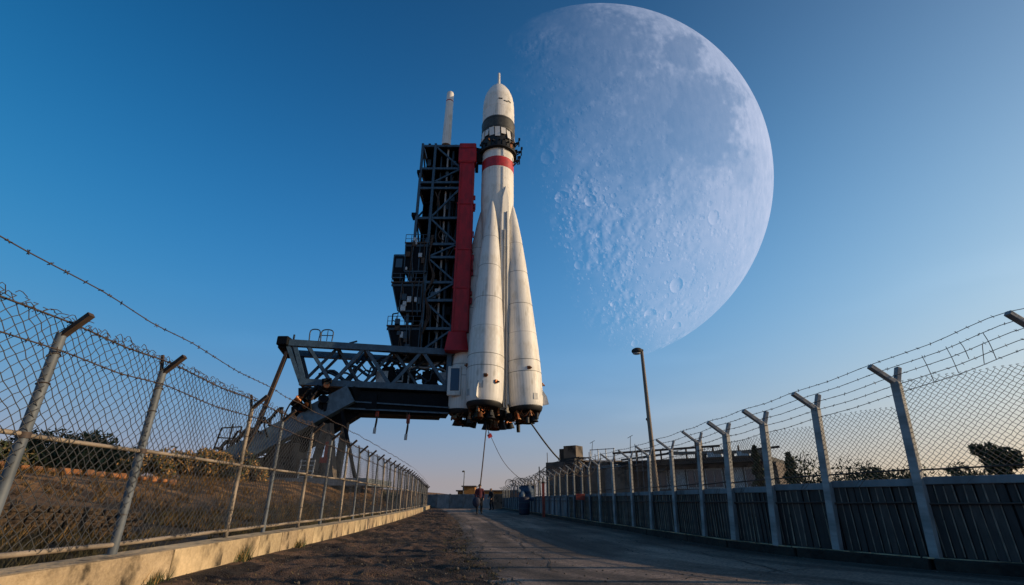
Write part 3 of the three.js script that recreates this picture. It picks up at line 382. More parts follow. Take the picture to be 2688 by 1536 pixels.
// ---------- chain-link netting, barbed wire ----------
function netting(L, H, cellSize, r, seed) {
  const a = cellSize / 2, K = Math.max(2, Math.round(L / a)), Mr = Math.round(H / a), ax = L / K, ay = H / Mr, pos = [], nor = [], idx = [];
  const node = (k, m, s) => [k * ax + (k > 0 && k < K ? (hash2(k, m, seed) - 0.5) * a * 0.42 : 0), m * ay + (hash2(k, m, seed + 1) - 0.5) * a * 0.42, s * r * 0.7 + 0.02 * Math.sin(k * 0.31 + m * 0.17 + seed)];
  const seg = (p, q) => {
    const dx = q[0] - p[0], dy = q[1] - p[1], l = Math.hypot(dx, dy), nx = -dy / l, ny = dx / l, b = pos.length / 3;
    for (const c of [p, q]) for (let i = 0; i < 3; i++) { const t = i * 2.0944 + 0.5, u = Math.cos(t), w = Math.sin(t); pos.push(c[0] + nx * u * r, c[1] + ny * u * r, c[2] + w * r); nor.push(nx * u, ny * u, w); }
    for (let i = 0; i < 3; i++) { const j = (i + 1) % 3; idx.push(b + i, b + j, b + 3 + i, b + j, b + 3 + j, b + 3 + i); }
  };
  for (let m = 0; m < Mr; m++) for (let k = 0; k <= K; k++) { if ((k + m) % 2) continue; if (k < K) seg(node(k, m, 1), node(k + 1, m + 1, 1)); if (k > 0) seg(node(k, m, -1), node(k - 1, m + 1, -1)); }
  for (let k = Mr % 2; k <= K; k += 2) { const p = node(k, Mr, 0); seg(p, [p[0] + 0.02, p[1] + a * 0.45, p[2] + 0.01]); seg([p[0] + 0.02, p[1] + a * 0.45, p[2]], [p[0] - a * 0.3, p[1] + a * (0.4 + 0.3 * hash2(k, 3, seed)), p[2]]); }
  const g = new THREE.BufferGeometry(); g.setAttribute('position', new THREE.Float32BufferAttribute(pos, 3)); g.setAttribute('normal', new THREE.Float32BufferAttribute(nor, 3)); g.setAttribute('uv', new THREE.Float32BufferAttribute(new Float32Array(pos.length / 3 * 2), 2)); g.setIndex(idx); return g;
}
function barbed(pts, r, gap, seed, upto = 400) {      // strand with twisted barbs through the points
  const q = rng(seed), out = [], full = [];
  for (let i = 0; i < pts.length - 1; i++) { const [p, n] = [pts[i], pts[i + 1]]; full.push(p); full.push(p.clone().lerp(n, 0.5).add(V(0, -0.012 * p.distanceTo(n) - 0.015 * q(), 0))); } full.push(pts[pts.length - 1]);
  const c = new THREE.CatmullRomCurve3(full, false, 'catmullrom', 0.3), L = c.getLength(); out.push(new THREE.TubeGeometry(c, Math.max(8, full.length * 3), r, 4));
  for (let s = gap / 2; s < Math.min(L, upto); s += gap * (0.8 + 0.4 * q())) { const p = c.getPointAt(Math.min(1, s / L)); for (let k = 0; k < 2; k++) { const d = V(q() - 0.5, q() - 0.5, q() - 0.5).normalize().multiplyScalar(0.024); out.push(rod(p.clone().sub(d), p.clone().add(d), r * 0.8, r * 0.8, 3, true)); } }
  return merged(out);
}

// ---------- left wall and fence ----------
{
  const wall = thing('concrete_wall', 'low stained concrete block wall carrying the left chain link fence', 'wall', [0, 0, 0]); wall.userData.kind = 'structure';
  const r = rng(301); let z = -1.6, i = 0; const topY = 0.32;
  while (z > -56) {
    const len = Math.min(i < 3 ? 2.4 : 0.75 + 0.9 * r(), 56 + z + 1.5) * (z < -20 ? 1.6 : 1), z2 = z - len, p = V(leftX(z), 0, z), q = V(leftX(z2), 0, z2), d = q.clone().sub(p), L = d.length(), h = topY + 0.28 + 0.012 * (r() - 0.5), g = rbox(0.42 + 0.015 * r(), h, L - 0.012, 0.022, 2), ps = g.attributes.position;
    const mid = p.clone().add(q).multiplyScalar(0.5), s0 = r() * 9;
    for (let k = 0; k < ps.count; k++) if (ps.getX(k) > 0.1) ps.setX(k, ps.getX(k) + 0.016 * (hash2(Math.round(ps.getZ(k) * 9 + s0 * 7), Math.round(ps.getY(k) * 9), 5) - 0.5));
    const b = part('concrete_block', g, [M.cast, M.castB, M.castC][i % 3], wall); b.position.set(mid.x + 0.1, topY - h / 2, mid.z); b.rotation.y = Math.atan2(d.x, d.z) + (i > 3 ? 0.012 * (r() - 0.5) : 0); z = z2; i++;
  }
  const fence = thing('chain_link_fence', 'tall chain link fence with round grey posts standing on the low concrete wall', 'fence', [0, 0, 0]); fence.userData.kind = 'thing';
  const zs = [-2.45, -4.3, -5.79, -8.28, -9.57, -11.2, -12.64, -14.25, -15.8]; while (zs[zs.length - 1] > -54.5) zs.push(zs[zs.length - 1] - 1.42 - 0.18 * r());
  const H = zs.map((zz) => 2.28 - 0.06 * smooth(-8, -16, zz) + 0.03 * (r() - 0.5) - 0.25 * smooth(-30, -54, zz));
  const strand = { hi: [], top: [], mid: [], low: [] };
  zs.forEach((zz, k) => {
    const x = leftX(zz), lean = 0.03 * (r() - 0.5), rad = k < 3 ? 0.045 : 0.035, woody = k >= 3 && k % 2 === 1;
    const post = part('post', rod(V(0, 0.3, 0), V(lean, H[k], 0), rad, rad * 0.92, k < 8 ? 18 : 8), woody ? M.galvB : M.galv, fence); post.position.set(x, 0, zz);
    part('post_arm', [bar(V(lean, H[k] - 0.03, 0), V(lean + 0.23, H[k] + 0.18, 0.02), 0.058, 0.045)], M.rusty, post);
    if (k > 1) part('post_stub', [bar(V(lean - 0.01, H[k] - 0.05, 0), V(lean - 0.06, H[k] + 0.2, 0), 0.028, 0.03)], M.rusty, post);
    if (k < 16) { part('post_collar', [rod(V(0, 1.335, 0), V(0, 1.385, 0), rad * 1.12, rad * 1.12, 14)], M.barb, post); [0.7, 1.8, 2.06].forEach((y, n) => part('tie_wire', put(new THREE.TorusGeometry(rad * 1.1, 0.005, 4, 12), lean * 0.7, y, 0, 1.5, 0.2 * n, 0), M.barb, post)); }
    strand.hi.push(V(x + 0.25, H[k] + 0.33 + 0.12 * smooth(-7, -3, zz), zz)); strand.top.push(V(x + 0.06, H[k] + 0.1, zz)); strand.mid.push(V(x + rad + 0.02, H[k] - 0.17, zz)); strand.low.push(V(x + 0.2, H[k] + 0.18, zz));
    if (!k) return;
    const z0 = zs[k - 1], x0 = leftX(z0), L = Math.hypot(x - x0, zz - z0), n = part('wire_netting', netting(L, H[k] - 0.42 + 0.12, k < 9 ? 0.108 : k < 14 ? 0.125 : k < 22 ? 0.17 : 0.26, k < 6 ? 0.0042 : k < 14 ? 0.0036 : 0.006, 500 + k * 3), M.wire, fence);
    n.position.set(x0 + 0.02, 0.42, z0); n.rotation.y = Math.atan2(-(zz - z0), x - x0);
    for (const [y, rr2] of [[1.36, 0.021], [0.42, 0.024]]) part('rail', [rod(V(x0, y + 0.02 * (r() - 0.5), z0), V(x, y + 0.02 * (r() - 0.5), zz), rr2, rr2, 8)], M.galvB, fence);
  });
  strand.hi = strand.hi.slice(0, 30); 
  for (const [k, rr3] of [['hi', 0.006], ['top', 0.0085], ['mid', 0.0065]]) part('barbed_wire', barbed(strand[k], rr3, k === 'hi' ? 0.18 : 0.13, 700 + rr3 * 1e4, 26), M.barb, fence);
  const tw = []; for (let k = 0; k < 150; k++) { const t = k / 150, zz = lerp(-2.6, -11, t), x = leftX(zz) + 0.06 + 0.06 * (r() - 0.5), y = 2.33 + 0.09 * r(); tw.push(tube([V(x, y, zz), V(x + 0.05 * (r() - 0.5), y + 0.07 * r(), zz - 0.05), V(x, y + 0.06 * (r() - 0.5), zz - 0.11)], 0.004, 5, 3)); }
  part('loose_wire', tw, M.barb, fence);
}

// ---------- right kerb and fence ----------
{
  const kerb = thing('kerb_wall', 'low black stained kerb wall under the right fence', 'kerb', [0, 0, 0]); kerb.userData.kind = 'structure';
  const r = rng(401); let z = -3.6, i = 0;
  while (z > -53.5) { const len = 1.5 + 0.8 * r(), z2 = z - len, p = V(rightX(z), 0, z), q = V(rightX(z2), 0, z2), d = q.clone().sub(p), h = 0.15 + 0.3, b = part('kerb_stone', rbox(0.36, h, d.length() - 0.01, 0.025, 2), M.kerb, kerb); b.position.set((p.x + q.x) / 2 + 0.08, 0.15 - h / 2 + 0.01 * (r() - 0.5), (z + z2) / 2); b.rotation.y = Math.atan2(d.x, d.z); const e = part('lit_edge', rbox(0.035, 0.022, d.length() - 0.02, 0.008, 1), M.castB, kerb); e.position.set((p.x + q.x) / 2 - 0.085, 0.153, (z + z2) / 2); e.rotation.y = b.rotation.y; z = z2; i++; }  // pale strip added for the light caught on the kerb top
  const fence = thing('barbed_wire_fence', 'tall fence with Y shaped posts, dark vertical boards below and chain link above', 'fence', [0, 0, 0]);
  const zs = [-4.2, -5.9, -7.15, -8.23, -9.15, -10.2, -11.29, -12.64, -13.95, -15.45, -16.9], H = [3.0, 2.84, 2.46, 2.27, 2.14, 2.08, 2.03, 2.0, 1.97, 2.0, 2.0]; while (zs[zs.length - 1] > -52) { zs.push(zs[zs.length - 1] - 1.35 - 0.2 * r()); H.push(2.0 - 0.25 * smooth(-30, -50, zs[zs.length - 1])); }
  const strands = [[], [], [], [], []], lit_rib = rbox(0.014, 0.9, 0.014, 0.003, 1);
  zs.forEach((zz, k) => {
    const x = rightX(zz), h = H[k], lean = 0.17 * smooth(-20, -6, zz) + 0.02 + 0.05 * (k > 5 ? r() - 0.5 : 0), w = k < 6 ? 0.115 : 0.085, nx = k === 0 ? rightX(-5) : rightX(zz - 0.5), turn = Math.atan2(nx - x, -0.5) * 0.25;
    const post = part('post', along(rbox(w, w, h - 0.13, 0.018, 2).rotateZ(0.5), V(0, 0.13, 0), V(lean, h, 0), V(0, 0, 1)), k < 12 ? M.post : M.galv, fence); post.position.set(x, 0, zz); post.rotation.y = 0;
    part('long_arm', along(rbox(w * 0.62, w * 0.75, 0.46, 0.012, 2), V(lean + 0.02, h - 0.04, 0), V(lean - 0.34, h + 0.23, 0.03), V(0, 0, 1)), M.post, post);
    part('short_arm', along(rbox(w * 0.6, w * 0.7, 0.28, 0.012, 2), V(lean + 0.01, h - 0.04, 0), V(lean + 0.1, h + 0.21, 0), V(0, 0, 1)), M.post, post);
    const pts = [[-0.33, 0.25], [-0.21, 0.15], [-0.09, 0.06], [-0.06, -0.06], [-0.06, -0.18]]; pts.forEach(([a, b], n) => strands[n].push(V(x + lean + a, h + b, zz)));
    if (!k) return;
    const z0 = zs[k - 1], x0 = rightX(z0), L = Math.hypot(x - x0, zz - z0), ang = Math.atan2(-(zz - z0), x - x0), pt = 1.06 - 0.08 * smooth(-7, -11, zz), hh = k === 2 ? 2.62 : Math.min(h, H[k - 1]), off = 0.14;
    const n = part('wire_netting', netting(L, hh - pt - 0.16, k < 6 ? 0.072 : k < 14 ? 0.09 : 0.2, k < 8 ? 0.0034 : 0.0042, 900 + k * 3), M.wire, fence); n.position.set(x0 + off * 0.8, pt - 0.02, z0); n.rotation.y = ang;
    part('cap_beam', [along(rbox(0.09, 0.1, L, 0.012, 2), V(x0 + off, pt + 0.03, z0), V(x + off, pt + 0.03, zz))], M.slabB, fence);
    part('mid_wire', [rod(V(x0 + 0.1, pt + 0.2, z0), V(x + 0.1, pt + 0.17, zz), 0.012, 0.012, 5)], M.barb, fence);
    part('low_rail', [rod(V(x0 + 0.07, 0.82, z0), V(x + 0.07, 0.8, zz), 0.014, 0.014, 5)], M.barb, fence);
    if (k < 16) { const nb = Math.round(L / 0.1); for (let b = 0; b < nb; b++) { const t = (b + 0.5) / nb, bw = L / nb - 0.012 - 0.012 * r(), bo = part('board', box(bw, pt - 0.16, 0.024), [M.board, M.boardB, M.boardC, M.boardB][Math.floor(r() * 4)], fence); bo.position.set(lerp(x0, x, t) + off + 0.02 * (r() - 0.5), 0.15 + (pt - 0.16) / 2, lerp(z0, zz, t)); bo.rotation.set(0.03 * (r() - 0.5), ang + 0.12 * (r() - 0.5), 0.03 * (r() - 0.5)); if (r() < 0.9) { const ba = part('lit_rib', lit_rib, r() < 0.7 ? M.lit_rib : M.galvB, fence); ba.position.set(lerp(x0, x, t + 0.46 / nb) + off - 0.02, 0.15 + (pt - 0.16) / 2, lerp(z0, zz, t + 0.46 / nb)); ba.rotation.set(0.015 * (r() - 0.5), ang + 0.5, 0.05 * (r() - 0.5)); ba.scale.set(0.7 + 0.7 * r(), (pt - 0.16) / 0.9 * (0.93 + 0.07 * r()), 1); } } }  // pale ribs carry the light on the corrugation edges in their colour
    else part('panel_sheet', [along(box(0.03, pt - 0.16, L - 0.02), V(x0 + off, 0.15 + (pt - 0.16) / 2, z0), V(x + off, 0.15 + (pt - 0.16) / 2, zz))], k % 3 ? M.slabB : M.slab, fence);
    if (k < 16) part('backing_sheet', [along(box(0.012, pt - 0.1, L + 0.03), V(x0 + off + 0.06, 0.12 + (pt - 0.1) / 2, z0), V(x + off + 0.06, 0.12 + (pt - 0.1) / 2, zz))], M.dark, fence);
  });
  strands.forEach((s, n) => part('barbed_wire', barbed(s.slice(0, 24), 0.0045, 0.16, 800 + n, 24), M.barb, fence));
  const lw = []; for (const [t, a, b] of [[-6.72, 1, 4], [-6.5, 1, 4], [-6.38, 1, 3], [-6.28, 2, 4], [-6.18, 1, 4]]) { const P = (n, zz) => { const s = strands[n]; for (let k = 1; k < s.length; k++) if (zz >= s[k].z) return s[k - 1].clone().lerp(s[k], (zz - s[k - 1].z) / (s[k].z - s[k - 1].z)); return s[0]; }; const p = P(a, t), q = P(b, t - 0.06); lw.push(tube([p, p.clone().lerp(q, 0.5).add(V(-0.06, 0.02, 0.07)), q], 0.006, 10, 4)); }
  part('loose_wire', lw, M.barb, fence);
  // razor wire along the far stretch
  const coil = thing('razor_wire_coil', 'tangled coils of razor wire along the top of the far right fence', 'razor wire', [0, 0, 0]);
  let zz = -19; for (let s = 0; s < 9; s++) { const pts = []; for (let n = 0; n <= 44; n++) { const t = n / 44, z3 = zz - 3 * t, a = t * 6.28 * (4.5 + s % 3), rad = 0.24 + 0.1 * Math.sin(s * 2 + t * 5) + 0.05 * r(); pts.push(V(rightX(z3) - 0.1 + Math.cos(a) * rad, 2.02 + 0.12 * Math.sin(s) + Math.sin(a) * rad, z3)); } part('coil', tube(pts, 0.011, 130, 4), M.barb, coil); zz -= 3; }
}

// ---------- far wall and what stands behind it ----------
{
  const w = thing('far_wall', 'blue grey concrete panel wall closing the far end of the road', 'wall', [0, 0, 0]); w.userData.kind = 'structure';
  const A = V(-9.6, 0, -57.2), B = V(-0.6, 0, -54.2); for (let i = 0; i < 6; i++) { const p = A.clone().lerp(B, i / 6), q = A.clone().lerp(B, (i + 1) / 6), L = p.distanceTo(q); part('wall_panel', along(rbox(0.16, 1.45 + 0.03 * (i % 2), L - 0.05, 0.02), p.setY(0.66), q.setY(0.66)), i % 3 === 1 ? M.slab : i === 5 ? M.brownB : M.slabB, w); part('wall_post', bx(0.18, 1.5, 0.22, p.x, 0.7, p.z), M.slabB, w); }
  const s = thing('orange_shed', 'flat orange brown shed behind the far wall, left of the walking man', 'shed', [-5.0, 0, -62]);
  part('wall', [bx(1.4, 2.3, 3, 0, 1.1, 0), bx(7.4, 1.75, 3, 2.4, 0.87, -0.4)], M.orange, s); part('roof', [bx(1.7, 0.12, 3.4, 0, 2.3, 0), bx(7.8, 0.14, 3.4, 2.4, 1.82, -0.4)], M.brown, s);
}
function lampPost(name, label, [x, y, z], h, r, lean, mt, head = true) {
  const p = thing(name, label, name === 'mast_pole' ? 'pole' : 'street lamp', [x, y, z]);
  part('pole', rod(V(0, 0, 0), V(lean, h, 0), r, r * 0.62, 14), mt, p); part('foot', rod(V(0, 0, 0), V(0, 0.4, 0), r * 1.5, r * 1.3, 12), mt, p);
  if (head) { const hd = part('lamp_head', put(new THREE.SphereGeometry(1, 18, 10).scale(r * 2.2, r * 1.3, r * 1.6), lean - r * 1.9, h + 0.02, 0, 0, 0, 0.12), M.dark, p); part('lens', put(new THREE.SphereGeometry(1, 14, 8).scale(r * 1.6, r * 0.5, r * 1.2), lean - r * 2.1, h - r * 0.85, 0), M.shade, hd); part('arm', rod(V(lean + r * 0.6, h + r * 0.4, 0), V(lean - r, h + r * 0.4, 0), r * 0.55), mt, p); }
  else part('tip', put(new THREE.SphereGeometry(r * 1.6, 10, 8), lean, h, 0), M.dark, p);
  return p;
}
lampPost('street_lamp', 'tall wooden street lamp behind the right fence, its head just under the moon', [4.42, 0, -16], 5.5, 0.085, 0.0, M.wood);
lampPost('mast_pole', 'slim dark pole above the low building, left of the tall wooden lamp', [10.1, 3.4, -36.5], 2.9, 0.07, -0.15, M.dark, false);
lampPost('street_lamp', 'small distant street lamp beside the orange shed at the road end', [-5.65, 0, -60.5], 3.9, 0.07, 0.08, M.galv);

// ---------- low building on the right ----------
{
  const B0 = V(5.0, 0, -43.5), A0 = V(17.6, 0, -34.2), L = B0.distanceTo(A0), ang = Math.atan2(-(A0.z - B0.z), A0.x - B0.x);
  const b = thing('low_building', 'long dark brown flat roofed building behind the right fence', 'building', [B0.x, 0, B0.z], ang);
  part('wall', [bx(L, 3.2, 6, L / 2, 1.6, -3)], M.brown, b);
  part('wall', [bx(1.2, 5.1, 1.2, 0.1, 2.55, -0.3)], M.brownB, b, 'square grey block rising at the left end');
  part('wall', [bx(0.6, 4.9, 1.0, -0.75, 2.45, -0.4)], M.dark, b);
  const roof = part('roof', [bx(L - 4.2, 0.28, 8, L / 2 + 2.0, 3.34, -2.6)], M.dark, b); part('roof_edge', [bx(L - 4.2, 0.12, 0.1, L / 2 + 2, 3.5, 1.42)], M.rusty, roof);
  part('canopy', [put(box(3.2, 0.7, 2.2), 2.5, 3.45, -0.2, 0.1, 0, -0.05)], M.brownB, b);
  for (let i = 0; i < 6; i++) part('roof_beam', [bar(V(5 + i * 1.9, 3.7 + 0.12 * (i % 3), 0.9), V(7.6 + i * 1.7, 3.95 + 0.15 * (i % 2), 0.3), 0.16, 0.14)], i % 2 ? M.rusty : M.wood, b);
  part('roof_beam', [bar(V(4.2, 4.25, 0.6), V(12.4, 4.35, 0.6), 0.14)], M.rusty, b); part('roof_beam', [bar(V(9, 4.0, 0.8), V(15.4, 3.8, 0.8), 0.2)], M.wood, b);
  for (const x of [4.3, 6.2, 8.1, 10, 11.9, 13.6]) part('roof_post', [bar(V(x, 3.4, 0.6), V(x, 4.3, 0.6), 0.1)], M.rusty, b);
  for (let i = 0; i < 6; i++) { const x = 7.6 + i * 1.32, w = part('window', [bx(1.22, 0.1, 0.12, x, 2.86, 0.03), bx(1.22, 0.1, 0.12, x, 1.62, 0.03), bx(0.09, 1.14, 0.12, x - 0.57, 2.24, 0.03), bx(0.09, 1.14, 0.12, x + 0.57, 2.24, 0.03), bx(0.05, 1.14, 0.1, x, 2.24, 0.03)], M.grey, b); part('pane', [bx(1.05, 1.14, 0.02, x, 2.24, 0.035)], i % 3 === 1 ? M.shade : M.pane, w); }  // every third pane coloured pale for the reflection in the glass
  for (const [x, w] of [[3.6, 0.9], [5.6, 0.8]]) { const d = part('door', [bx(w, 2.3, 0.08, x, 1.15, 0.05)], M.brownB, b); part('handle', [bx(0.05, 0.14, 0.06, x + w * 0.35, 1.1, 0.12)], M.grey, d); }
  part('wall_strip', [bx(L, 0.2, 0.1, L / 2, 3.0, 0.06), ...[1, 4.7, 6.8, 15.4].map((x) => bx(0.18, 3.1, 0.12, x, 1.55, 0.04))], M.brownB, b);
  part('awning', [put(box(2.6, 0.06, 1.3), 4.6, 3.0, 0.7, 0.35, 0, 0)], M.brownB, b); part('awning', [put(box(2.2, 0.06, 1.3), 7.3, 3.02, 0.7, 0.32, 0, 0)], M.brown, b);
  part('railing', [...[2.0, 2.7, 3.4, 4.1].map((x) => bar(V(x, 3.8, 0.2), V(x, 4.7, 0.2), 0.06)), bar(V(2, 4.65, 0.2), V(4.2, 4.65, 0.2), 0.06)], M.shade, b);
  for (const [x, h] of [[2.0, 1.1], [5.4, 1.3]]) part('antenna', [rod(V(x, 4.2, 0), V(x + 0.15, 4.2 + h, 0), 0.03, 0.02, 6), rod(V(x - 0.1, 4.1 + h, 0), V(x + 0.35, 4.3 + h, 0), 0.02, 0.02, 5)], M.dark, b);
  part('chimney', [bx(0.45, 1.1, 0.45, 10.6, 4.4, -0.6)], M.brownB, b);
  const q = rng(733);
  for (let i = 0; i < 9; i++) { const x = -1.5 + 8.2 * q(), h = 2.4 + 1.5 * q(), w = 0.7 + 1.2 * q(); part('lean_to', [bx(w, h, 1.0, x, h / 2, 0.9 + 1.6 * q()), put(box(w + 0.3, 0.07, 1.5), x, h + 0.08, 1.4, 0.15 * (q() - 0.3), 0, 0.2 * (q() - 0.5))], [M.brown, M.dark, M.slabB, M.brownB][i % 4], b); }
  for (let i = 0; i < 8; i++) { const x = -1 + 11 * q(); part('thin_pole', rod(V(x, 0, 2.2), V(x + 0.2 * (q() - 0.5), 3.8 + 1.1 * q(), 2.2), 0.035, 0.03, 6), i % 2 ? M.rusty : M.galv, b); }
  for (let i = 0; i < 5; i++) { const x = 11 + i * 0.95; part('roof_crate', put(rbox(0.7 + 0.2 * q(), 0.3 + 0.25 * q(), 0.6, 0.03), x, 3.72, 0.6, 0, 0.3 * q(), 0), i % 2 ? M.shade : M.brownB, b); }
  const j = thing('dark_cabinet', 'dark green cabinet with a bracket in front of the left end of the low building', 'cabinet', [2.75, 0, -38]); part('body', put(rbox(0.5, 1.15, 0.4, 0.04), 0.2, 2.35, 0), M.steelB, j); part('pole', [bar(V(-0.65, 0, 0), V(-0.75, 3.1, 0), 0.07), bar(V(-0.7, 2.75, 0), V(0.2, 2.7, 0), 0.07)], M.dark, j);
}
{
  const b = thing('blue_barrel', 'dark blue upright barrel at the foot of the far right fence', 'barrel', [0.75, 0, -32.5]); part('body', lathe([[0, 0], [0.3, 0], [0.33, 0.1], [0.36, 0.5], [0.33, 0.95], [0.29, 1.02], [0, 1.02]], 24), M.navy, b); part('hoop', [lathe([[0.352, 0.33], [0.375, 0.36], [0.352, 0.39]], 24), lathe([[0.352, 0.66], [0.375, 0.69], [0.345, 0.72]], 24)], M.steelB, b);
  const c = thing('blue_tarpaulin', 'crumpled blue and white tarpaulin hung on the right fence above the barrel', 'tarpaulin', [0.95, 1.25, -32.8]); const g = new THREE.PlaneGeometry(1.1, 0.9, 12, 10), p = g.attributes.position; for (let i = 0; i < p.count; i++) p.setZ(i, 0.12 * Math.sin(p.getX(i) * 9 + p.getY(i) * 3) + 0.05 * Math.sin(p.getY(i) * 14)); g.computeVertexNormals(); const h2 = g.clone().translate(0, 0, -0.015); part('sheet', [g, h2], mat([0.03, 0.06, 0.11], 0.7), c); part('patch', [put(new THREE.SphereGeometry(0.22, 14, 10).scale(0.8, 1.1, 0.4), -0.35, -0.1, 0.06).scale(0.8, 0.8, 1)], M.slab, c);
  const o = thing('orange_post', 'rusty orange red post in the far right fence beside the blue barrel', 'post', [1.7, 0, -28.5]); part('shaft', [bx(0.14, 1.7, 0.14, 0, 0.85, 0)], M.redpaint, o); part('cap', [bx(0.18, 0.06, 0.18, 0, 1.73, 0)], M.rusty, o);
  const s = thing('red_plate', 'small red plate hung on the right fence boards', 'plate', [2.62, 0.95, -20.2]); part('plate', [put(rbox(0.34, 0.22, 0.03, 0.02), 0, 0, 0)], M.redpaint, s); part('hook', [rod(V(0, 0.1, 0), V(0, 0.2, 0), 0.01)], M.barb, s);
}

// ---------- people ----------
function body(bones, c, half, res, k = 0.03) {
  const mc = new MarchingCubes(res, M.skin, false, false, 120000); mc.isolation = 0; const S = mc.size, hs = S / 2, p = V(), ab = V(), ap = V();
  for (let z = 0; z < S; z++) for (let y = 0; y < S; y++) for (let x = 0; x < S; x++) {
    p.set((x - hs) / hs * half + c.x, (y - hs) / hs * half + c.y, (z - hs) / hs * half + c.z); let d = 9;
    for (const [a, b, ra, rb, fl] of bones) { ab.subVectors(b, a); ap.subVectors(p, a); const t = clamp(ap.dot(ab) / (ab.lengthSq() + 1e-9), 0, 1); ap.addScaledVector(ab, -t); if (fl) ap.z /= fl; const e = ap.length() - lerp(ra, rb, t), h = Math.max(k - Math.abs(d - e), 0) / k; d = Math.min(d, e) - h * h * k * 0.25; }
    mc.field[x + y * S + z * S * S] = -d;
  }
  mc.update(); const n = mc.count, g = new THREE.BufferGeometry(), ps = mc.positionArray.slice(0, n * 3).map((v, i) => v * half + [c.x, c.y, c.z][i % 3]);
  g.setAttribute('position', new THREE.Float32BufferAttribute(ps, 3)); g.setAttribute('normal', new THREE.Float32BufferAttribute(mc.normalArray.slice(0, n * 3), 3)); g.setAttribute('uv', new THREE.Float32BufferAttribute(new Float32Array(n * 2), 2)); return g;
}
function hand(w, dir, side) { const f = [], d = dir.clone().normalize(), s = V(0, 0, 1); f.push([w, w.clone().addScaledVector(d, 0.085), 0.03, 0.034, 0]); for (let i = 0; i < 4; i++) { const b = w.clone().addScaledVector(d, 0.085).addScaledVector(s, (i - 1.5) * 0.021), l = [0.066, 0.078, 0.072, 0.056][i], m = b.clone().addScaledVector(d, l * 0.6), e = m.clone().addScaledVector(d, l * 0.4).add(V(-side * 0.02, 0, 0)); f.push([b, m, 0.01, 0.009], [m, e, 0.009, 0.008]); } const tb = w.clone().addScaledVector(d, 0.03).addScaledVector(s, 0.03), tm = tb.clone().addScaledVector(d, 0.035).addScaledVector(s, 0.03); f.push([tb, tm, 0.013, 0.011], [tm, tm.clone().addScaledVector(d, 0.03), 0.011, 0.009]); return body(f, w.clone().addScaledVector(d, 0.08), 0.14, 44, 0.008); }
function person(label, pos, turn, pose, topM, legM, hatM) {
  const o = thing('person', label, 'person', pos, turn), J = pose, grow = (b, e) => b.map(([p, q, a, c, f]) => [p, q, a + e, c + e, f]);
  const torso = [[V(0, 0.95, 0), V(0, 1.15, J.bend * 0.4), 0.15, 0.14, 0.8], [V(0, 1.15, J.bend * 0.4), V(0, 1.38, J.bend), 0.15, 0.15, 0.75], [V(-0.17, 1.42, J.bend), V(0.17, 1.42, J.bend), 0.07, 0.07]];
  const head = [[V(0, 1.4, J.bend), V(0, 1.53, J.bend + 0.02), 0.055, 0.055], [V(0, 1.6, J.bend + 0.03), V(0, 1.68, J.bend + 0.02), 0.075, 0.088], [V(0, 1.6, J.bend + 0.11), V(0, 1.63, J.bend + 0.1), 0.016, 0.012], [V(-0.085, 1.62, J.bend + 0.02), V(-0.087, 1.65, J.bend + 0.02), 0.014, 0.014], [V(0.085, 1.62, J.bend + 0.02), V(0.087, 1.65, J.bend + 0.02), 0.014, 0.014]];
  const arms = [], legs = [], hands = [];
  for (const s of [-1, 1]) { const q = s < 0 ? J.l : J.r, sh = V(s * 0.19, 1.4, J.bend); arms.push([sh, q.elbow, 0.058, 0.045], [q.elbow, q.wrist, 0.043, 0.03]); hands.push(hand(q.wrist, q.wrist.clone().sub(q.elbow), s)); const hip = V(s * 0.095, 0.92, 0); legs.push([hip, q.knee, 0.095, 0.062], [q.knee, q.ankle, 0.06, 0.042], [q.ankle, q.toe, 0.045, 0.035]); }
  const c = V(0, 0.9, 0), b = part('body', merged([body([...torso, ...head, ...arms, ...legs], c, 1.0, 84), ...hands]), M.skin, o);
  part('jacket', body([...grow(torso, 0.022), ...grow(arms, 0.02).map((x, i) => (i % 2 ? [x[0], x[0].clone().lerp(x[1], 0.92), x[2], x[3], x[4]] : x))], c, 1.0, 84), topM, b);
  part('trousers', body([[V(0, 0.98, 0), V(0, 0.9, 0), 0.16, 0.16, 0.8], ...grow(legs.filter((_, i) => i % 3 < 2), 0.022)], c, 1.0, 84), legM, b);
  part('shoe', body(grow(legs.filter((_, i) => i % 3 === 2), 0.014), c, 1.0, 84), M.dark, b);
  part(hatM === M.cap ? 'cap' : 'hair', merged([put(new THREE.SphereGeometry(0.108, 18, 12, 0, 6.3, 0, 1.6), 0, 1.665, J.bend + 0.01, -0.12, 0, 0), ...(hatM === M.cap ? [put(box(0.15, 0.015, 0.1), 0, 1.69, J.bend + 0.13)] : [])]), hatM, b);
  for (const s of [-1, 1]) part('eye', put(new THREE.SphereGeometry(0.014, 8, 6), s * 0.032, 1.645, J.bend + 0.105), M.dark, b);
  part('mouth', put(box(0.045, 0.01, 0.01), 0, 1.575, J.bend + 0.102), M.maroon, b);
  return o;
}
person('person in a maroon jacket and dark trousers walking up the road with a navy bag', [-2.1, 0.02, -34], 0.15, { bend: 0.05, l: { elbow: V(-0.27, 1.14, 0.02), wrist: V(-0.2, 0.95, 0.2), knee: V(-0.14, 0.52, 0.16), ankle: V(-0.15, 0.09, 0.2), toe: V(-0.16, 0.05, 0.36) }, r: { elbow: V(0.28, 1.16, -0.06), wrist: V(0.25, 0.92, 0.08), knee: V(0.14, 0.5, -0.02), ankle: V(0.16, 0.12, -0.22), toe: V(0.17, 0.05, -0.1) } }, M.maroon, M.trousers, M.hair);
